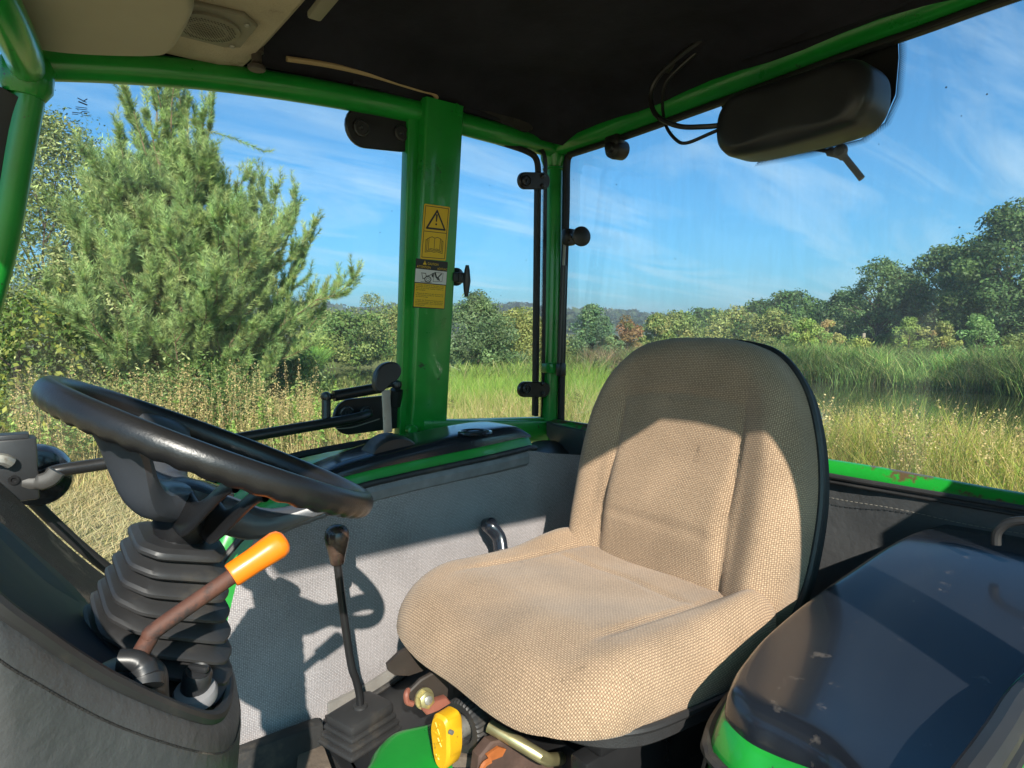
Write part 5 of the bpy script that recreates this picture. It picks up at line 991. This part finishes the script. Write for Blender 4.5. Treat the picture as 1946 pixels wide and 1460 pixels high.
def tree(name, label, loc, H, Wd, cols, ws, nclump=60, per=60, leaf=.12, asp=.6, base=.25, shape=1.0, cat='tree', trunk=.12, group=None, open_=0.0, cr=.17, var=.22, limbs=7, seed=0):
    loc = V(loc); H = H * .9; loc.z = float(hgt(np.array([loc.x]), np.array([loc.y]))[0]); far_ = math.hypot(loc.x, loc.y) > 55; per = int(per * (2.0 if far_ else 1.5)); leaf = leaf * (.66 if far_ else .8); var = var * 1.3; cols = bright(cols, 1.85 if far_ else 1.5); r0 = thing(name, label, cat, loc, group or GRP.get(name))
    # clump centres fill an egg-shaped volume with an uneven outline
    u = rng.uniform(0, 1, nclump); an = rng.uniform(0, 6.283, nclump); t = base + (1 - base) * u
    prof = np.sin(np.pi * np.clip((u * .92 + .06), 0, 1) ** (.75 * shape)) ** .7; irr = 1 + .42 * np.sin(an * 3 + loc.x) * np.sin(u * 9 + loc.y) + .12 * rng.normal(size=nclump)
    rr = Wd / 2 * prof * irr * rng.uniform(.25, 1, nclump) ** .5 * (1 - cr * .6)
    cen = np.stack([loc.x + rr * np.cos(an), loc.y + rr * np.sin(an), loc.z + H * (t * .93)], -1); rad_ = Wd * cr * rng.uniform(.6, 1.25, nclump)
    vv, ff, M = leafcloud(cen, rad_, per, leaf, asp); cl = np.repeat(mixc(nclump, cols, ws, .14), per, 0) * rng.uniform(1 - var, 1 + var, (M, 1)); fastmesh('crown', vv, ff, np.repeat(np.clip(cl, 0, 1), 4, 0), LEAF, (loc.x, loc.y, loc.z + H * .6), r0)
    mb = MB(); th_ = loc + V((Wd * .03, 0, H * .78)); tube(mb, cr_([loc - V((0, 0, .2)), loc + V((Wd * .02, Wd * .01, H * .3)), loc + V((-Wd * .01, 0, H * .55)), th_], 3), [trunk * (1 - .8 * i / 9) for i in range(10)], 7)
    for i in range(limbs):
        j = rng.integers(nclump); e = V(cen[j]); s = loc + V((0, 0, H * min(max((e.z - loc.z) / H - .25, .1), .7))); mdp = s.lerp(e, .5) + V((0, 0, H * .03)); tube(mb, [s, mdp, e], [trunk * .45, trunk * .28, trunk * .1], 5)
    mb.build('trunk', BARK, r0); return r0
OAK = [(.045, .085, .022), (.06, .105, .028), (.032, .062, .02)]; OLV = [(.13, .16, .045), (.10, .14, .04), (.17, .18, .055)]; YEL = [(.17, .23, .05), (.13, .19, .045), (.22, .25, .065)]; RST = [(.19, .11, .05), (.17, .12, .045), (.14, .14, .04)]; BLU = [(.05, .10, .055), (.07, .13, .07)]
one = [1, 1, 1]
# through the door glass, left to right
willow = tree('willow_bush', 'tall willow with narrow leaves at the far left behind the pine', G(95, 12.5), 5.9, 4.6, [(.15, .19, .06), (.10, .14, .045), (.22, .25, .10)], one, 240, 190, .042, .32, base=.05, cr=.12, trunk=.035, limbs=30, var=.4, shape=.8)
tree('shrub', 'low dark green shrub with yellowing leaves at the foot of the willow', G(30, 11.2), 2.4, 3.4, [(.10, .15, .03), (.20, .22, .04), (.07, .11, .03)], one, 60, 120, .05, .5, base=.02, cr=.2, trunk=.04)
tree('bramble_bush', 'dark bramble bush at the foot of the pine', G(560, 13), 1.6, 2.2, [(.07, .12, .03), (.12, .17, .05)], [1, 1], 60, 120, .045, .5, base=.0, cr=.17, trunk=.03, limbs=4)
tree('bramble_bush', 'leafy bramble bush hiding the base of the pine trunk', G(390, 10.4), 1.3, 3.0, [(.10, .15, .04), (.19, .17, .07), (.07, .12, .03)], one, 60, 130, .035, .45, base=.0, cr=.15, trunk=.02, limbs=6)
tree('bramble_bush', 'low leafy bramble left of the pine base', G(240, 10.2), 1.2, 2.4, [(.10, .15, .04), (.17, .17, .06)], [1, 1], 50, 130, .035, .45, base=.0, cr=.15, trunk=.02, limbs=6)
tree('round_bush', 'large round dark green bush across the pond beside the reed clump', G(672, 53), 4.3, 6.6, [(.07, .12, .03), (.10, .16, .04), (.14, .18, .05)], one, 90, 100, .15, .6, base=.0, cr=.17, trunk=.1)
tree('round_bush', 'olive green bush left of the large round bush across the pond', G(628, 58), 4.4, 5.0, OLV, one, 60, 90, .15, .6, base=0, cr=.18, trunk=.1)
tree('yellow_bush', 'low yellow-green bush behind the reed clump', G(600, 50), 1.9, 3.8, YEL, one, 34, 90, .12, .6, base=0, cr=.2, trunk=.05, limbs=3)
tree('birch_sapling', 'thin feathery sapling rising behind the round bush', G(705, 62), 6.6, 5, [(.10, .13, .05), (.15, .17, .06)], [1, 1], 60, 26, .13, .5, base=.2, cr=.13, trunk=.06, limbs=14)
tree('round_bush', 'pale olive bush cut off by the flat pillar edge', G(745, 60), 5.0, 5.0, OLV, one, 50, 90, .15, .6, base=0, cr=.18, trunk=.08)
# narrow window
tree('grey_bush', 'tall grey-green bush filling the left of the narrow window', G(908, 33), 4.6, 4.0, [(.10, .15, .06), (.13, .19, .075), (.07, .11, .04)], one, 110, 120, .085, .5, base=0, cr=.15, trunk=.08, limbs=12)
tree('olive_bush', 'yellow-olive bush filling the right of the narrow window', G(985, 36), 3.9, 4.3, [(.20, .22, .06), (.16, .19, .055), (.24, .24, .08)], one, 90, 110, .085, .5, base=0, cr=.16, trunk=.07, limbs=9)
tree('olive_bush', 'small olive bush hidden partly by the corner post', G(1040, 42), 3.2, 3.6, OLV, one, 50, 90, .1, .5, base=0, cr=.18, trunk=.07)
# rear window, left to right
tree('blue_green_tree', 'pointed blue-green tree first from the left in the rear window', G(1125, 46), 4.5, 3.8, [(.07, .13, .06), (.10, .17, .07), (.13, .19, .08)], one, 90, 100, .11, .5, base=0, shape=.7, cr=.15, trunk=.08)
tree('rust_bush', 'rust-brown bush between two green trees in the rear window', G(1192, 52), 3.9, 2.7, RST, [3, 1, 1], 45, 90, .11, .6, base=0, cr=.18, trunk=.07)
tree('green_tree', 'mid-green bushy tree right of the rust-brown bush', G(1245, 56), 4.2, 3.6, OLV, one, 60, 90, .13, .6, base=0, shape=.75, cr=.16, trunk=.09)
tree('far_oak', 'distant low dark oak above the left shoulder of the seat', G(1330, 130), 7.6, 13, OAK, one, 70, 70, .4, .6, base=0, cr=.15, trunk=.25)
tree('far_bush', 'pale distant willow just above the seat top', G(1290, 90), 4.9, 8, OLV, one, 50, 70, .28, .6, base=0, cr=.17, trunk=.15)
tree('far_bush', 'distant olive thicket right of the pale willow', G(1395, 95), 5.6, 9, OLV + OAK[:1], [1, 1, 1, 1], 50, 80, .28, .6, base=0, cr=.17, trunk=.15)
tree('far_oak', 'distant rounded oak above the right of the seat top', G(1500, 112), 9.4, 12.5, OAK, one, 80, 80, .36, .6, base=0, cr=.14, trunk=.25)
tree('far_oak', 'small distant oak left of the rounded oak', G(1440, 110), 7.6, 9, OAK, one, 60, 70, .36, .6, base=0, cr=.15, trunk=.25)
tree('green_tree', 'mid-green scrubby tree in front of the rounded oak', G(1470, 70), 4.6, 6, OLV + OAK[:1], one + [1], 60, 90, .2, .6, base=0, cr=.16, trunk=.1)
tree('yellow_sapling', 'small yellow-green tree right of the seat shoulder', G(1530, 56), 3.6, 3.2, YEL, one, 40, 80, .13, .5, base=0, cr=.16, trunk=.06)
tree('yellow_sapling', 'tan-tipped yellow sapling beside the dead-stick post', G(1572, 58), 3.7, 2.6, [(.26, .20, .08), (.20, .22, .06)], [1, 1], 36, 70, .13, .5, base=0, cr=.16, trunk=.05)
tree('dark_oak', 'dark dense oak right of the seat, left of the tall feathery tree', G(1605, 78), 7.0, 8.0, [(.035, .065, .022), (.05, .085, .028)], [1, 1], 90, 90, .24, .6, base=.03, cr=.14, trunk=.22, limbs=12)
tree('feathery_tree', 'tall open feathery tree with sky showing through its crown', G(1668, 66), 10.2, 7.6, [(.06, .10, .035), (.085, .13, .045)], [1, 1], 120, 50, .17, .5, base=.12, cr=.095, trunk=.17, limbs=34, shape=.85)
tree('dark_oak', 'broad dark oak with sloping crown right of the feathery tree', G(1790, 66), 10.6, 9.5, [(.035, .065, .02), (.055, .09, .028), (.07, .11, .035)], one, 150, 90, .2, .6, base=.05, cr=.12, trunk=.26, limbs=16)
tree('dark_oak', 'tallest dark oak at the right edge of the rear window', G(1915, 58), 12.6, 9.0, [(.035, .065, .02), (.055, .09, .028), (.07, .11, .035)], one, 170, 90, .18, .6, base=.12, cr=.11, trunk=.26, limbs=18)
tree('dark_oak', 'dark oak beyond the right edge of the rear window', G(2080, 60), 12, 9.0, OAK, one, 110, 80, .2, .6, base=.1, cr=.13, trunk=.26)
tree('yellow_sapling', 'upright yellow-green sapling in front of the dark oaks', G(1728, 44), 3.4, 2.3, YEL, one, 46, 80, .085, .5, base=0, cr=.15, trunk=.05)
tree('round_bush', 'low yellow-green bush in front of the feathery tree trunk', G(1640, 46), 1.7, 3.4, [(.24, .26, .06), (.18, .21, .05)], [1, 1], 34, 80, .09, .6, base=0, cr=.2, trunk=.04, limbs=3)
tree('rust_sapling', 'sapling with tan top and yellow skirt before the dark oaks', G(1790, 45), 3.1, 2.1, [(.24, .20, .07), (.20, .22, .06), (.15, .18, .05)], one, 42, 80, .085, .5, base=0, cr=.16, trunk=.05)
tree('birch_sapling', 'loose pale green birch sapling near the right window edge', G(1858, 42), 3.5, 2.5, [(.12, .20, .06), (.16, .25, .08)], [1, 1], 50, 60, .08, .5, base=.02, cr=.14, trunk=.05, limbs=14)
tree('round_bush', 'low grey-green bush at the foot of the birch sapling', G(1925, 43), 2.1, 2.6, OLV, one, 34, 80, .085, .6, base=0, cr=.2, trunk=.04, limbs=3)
for i, (px, dd_, hh_, ww_, lb) in enumerate(((1560, 90, 6, 9, 'dark thicket under the far oaks behind the yellow saplings'), (1700, 84, 6.5, 12, 'dark undergrowth behind the feathery tree'), (1850, 80, 7, 12, 'dark undergrowth below the broad oak'), (1960, 74, 6, 10, 'dark undergrowth below the tallest oak'))):
    tree('thicket', lb, G(px, dd_), hh_, ww_, OAK, one, 60, 80, .3, .6, base=0, cr=.17, trunk=.1, limbs=3, cat='thicket')
m = MB(); c = G(1641, 47); c.z = float(hgt(np.array([c.x]), np.array([c.y]))[0]); tube(m, [c, c + V((.02, 0, 2.1))], .11, 8); o = m.build('dead_trunk', mat('dead_wood', (.28, .23, .17), .9, noise=(4, .3))); tag(o, 'short pale dead trunk standing before the dark oaks', 'trunk')
# ridge wood: a far-off wood that reads as one mass
n = 5200; a = rng.uniform(2, 60, n); d = rng.uniform(430, 690, n); r_ = np.radians(a); x, y = d * np.sin(r_), d * np.cos(r_); cen = np.stack([x, y, hgt(x, y) + rng.uniform(2, 5, n)], -1)
vv, ff, M = leafcloud(cen, rng.uniform(4, 8, n), 12, 2.6, .7); tag(fastmesh('ridge_wood', vv, ff, np.repeat(np.repeat(mixc(n, [(.06, .095, .04), (.045, .075, .035), (.09, .12, .05)], one), 12, 0), 4, 0), LEAF, (300, 450, 0)), 'wooded ridge on the horizon', 'wood', kind='stuff')
# ---- the pine
def pine(px, dist, H, Wd):
    loc = G(px, dist); loc.z = float(hgt(np.array([loc.x]), np.array([loc.y]))[0]); root = thing('pine_tree', 'big bushy young pine with upright candle shoots, seen through the door glass', 'tree', loc)
    rv = rt; dv = V((-rv.y, rv.x, 0)); mb = MB(); shoots = []
    def shoot(p, d, L): shoots.append((p, p + d * L))
    top = loc + rv * -.25 + V((0, 0, H * .86)); tr = cr_([loc - V((0, 0, .2)), loc + V((.03, 0, H * .3)), loc + rv * -.06 + V((0, 0, H * .6)), top], 4); tube(mb, tr, [.10 * (1 - .8 * i / (len(tr) - 1)) for i in range(len(tr))], 9)
    def branch(s, d, L, lev, curve=.5, th=.022, sub=1.0):
        d = d.normalized(); n = 7; pts = [s]; p = s.copy(); dd = d.copy()
        for k in range(n):
            dd = (dd + V((0, 0, curve * .16)) + V(rng.normal(0, .07, 3))).normalized(); p = p + dd * (L / n); pts.append(p.copy())
        if lev < 2: tube(mb, pts, [th * (1 - .8 * k / n) for k in range(n + 1)], 5)
        for k in range(1, n + 1): shoots.append((pts[k - 1], pts[k])) if (k > 1 or lev > 0) else None
        if lev < 2:
            nb = 8 if lev == 0 else 4
            for k in range(nb):
                t = .22 + .75 * (k + rng.uniform(0, 1)) / nb; i = min(int(t * n), n - 1); q = pts[i].lerp(pts[i + 1], t * n - i); tg = (pts[i + 1] - pts[i]).normalized()
                sd = V(rng.normal(0, 1, 3)); sd = (sd - tg * sd.dot(tg)).normalized(); nd = (tg * .75 + sd * .75 + V((0, 0, .25))).normalized(); branch(q, nd, L * rng.uniform(.28, .48) * (1.15 - .4 * t) * sub, lev + 1, .7, th * .5)
        for k in range(3 if lev < 2 else 1):
            sd = V(rng.normal(0, .35, 3)); shoot(p, (dd + sd + V((0, 0, .55))).normalized(), rng.uniform(.16, .34))
    def onscreen(px2, py2): r = ray(px2, py2); return EYE + r * (dist / math.hypot(r.x, r.y))
    for w in range(11):
        t = w / 10; z = H * (.07 + .66 * t); c = loc + rv * (-.15 * t) + V((0, 0, z)); L = Wd / 2 * (1.0 * (1 - t) ** .75 + .16) * (1 if t > .12 else .85); nb = 6 if t < .7 else 4; a0 = rng.uniform(0, 6.28)
        for k in range(nb):
            a = a0 + 6.283 * k / nb + rng.normal(0, .25); hd_ = rv * math.cos(a) + dv * math.sin(a); branch(c + V((0, 0, rng.uniform(-.12, .12))), hd_ + V((0, 0, .30 + .7 * t)), L * rng.uniform(.68, 1.12), 0, .6, .026 * (1.2 - t))
    for (px2, py2, L, lx) in ((240, 158, 1.3, .35), (272, 128, 1.5, .22), (318, 100, 1.7, .05), (350, 135, 1.3, -.05), (408, 195, .8, -.25), (545, 345, 1.0, -.35), (566, 372, .9, -.3), (590, 430, .9, -.4), (500, 352, 1.0, -.3), (478, 372, .8, -.2), (440, 330, .9, -.15), (225, 255, .9, .2), (180, 330, .9, .3), (130, 420, .8, .4), (560, 520, .6, -.3), (95, 480, .7, .4)):
        tip = onscreen(px2, py2); s0 = tip - V((0, 0, L)) + rv * lx
        for jj in range(3 if py2 < 260 else 2): branch(s0 + V(rng.normal(0, .03, 3)), tip - s0 + V(rng.normal(0, .10, 3)) * (jj > 0), (tip - s0).length * (1 - .16 * jj), 1, .08, .016, .5)
        z0_ = max(s0.z - loc.z - 1.1, .5); root_ = loc + V((0, 0, min(z0_, H * .8))); branch(root_, s0 - root_, (s0 - root_).length, 0 if abs(px2 - 345) > 90 else 1, .1, .026)
    branch(onscreen(340, 235), onscreen(480, 275) - onscreen(340, 235), 1.25, 2, .0, .014)
    Sp = np.array([[*a, *b] for a, b in shoots]); A_, B_ = Sp[:, :3], Sp[:, 3:]; n = len(Sp); per = 60; ax = B_ - A_; Ln = np.linalg.norm(ax, axis=1); ax = ax / Ln[:, None]
    t = rng.uniform(0, 1, (n, per)); rd = rng.normal(size=(n, per, 3)); rd -= (rd * ax[:, None]).sum(-1, keepdims=True) * ax[:, None]; rd /= np.linalg.norm(rd, axis=2)[..., None]
    dr = ax[:, None] * rng.uniform(.5, 1.0, (n, per, 1)) + rd * rng.uniform(.55, .95, (n, per, 1)); dr /= np.linalg.norm(dr, axis=2)[..., None]
    p0 = A_[:, None] + (B_ - A_)[:, None] * t[..., None]; L_ = rng.uniform(.06, .115, (n, per, 1)); tip = p0 + dr * L_; sd = np.cross(dr, rng.normal(size=dr.shape)); sd /= np.linalg.norm(sd, axis=2)[..., None]; sd *= .0040
    vv = np.stack([p0 - sd, p0 + sd, tip], 2).reshape(-1, 3); ff = np.arange(len(vv)).reshape(-1, 3)
    sc_ = mixc(n, [(.25, .36, .125), (.31, .42, .14), (.17, .27, .09), (.36, .43, .16)], [3, 3, 2, 1], .32); cl = np.repeat(sc_, per, 0) * rng.uniform(.8, 1.25, (n * per, 1)); fastmesh('crown', vv, ff, np.repeat(np.clip(cl, 0, 1), 3, 0), NEED, loc + V((0, 0, H * .55)), root)
    mb.build('trunk', mat('pine_bark', (.17, .11, .065), .9, noise=(9, .35)), root); print('pine shoots', n, 'needles', n * per)
pine(345, 11.5, 5.5, 4.6)
HAZE = 1
if HAZE:
    hm = bpy.data.materials.new('haze'); hm.use_nodes = True; n_ = hm.node_tree; n_.nodes.clear(); o_ = n_.nodes.new('ShaderNodeOutputMaterial'); v_ = n_.nodes.new('ShaderNodeVolumePrincipled'); v_.inputs['Color'].default_value = (.86, .92, 1, 1); v_.inputs['Density'].default_value = .0007; v_.inputs['Anisotropy'].default_value = .2; n_.links.new(v_.outputs[0], o_.inputs['Volume'])
    hz = MB(); box(hz, (0, 0, 23.5), 3300, 3300, 53, bev=0); ho = hz.build('haze', hm, smooth=False); tag(ho, kind='stuff')
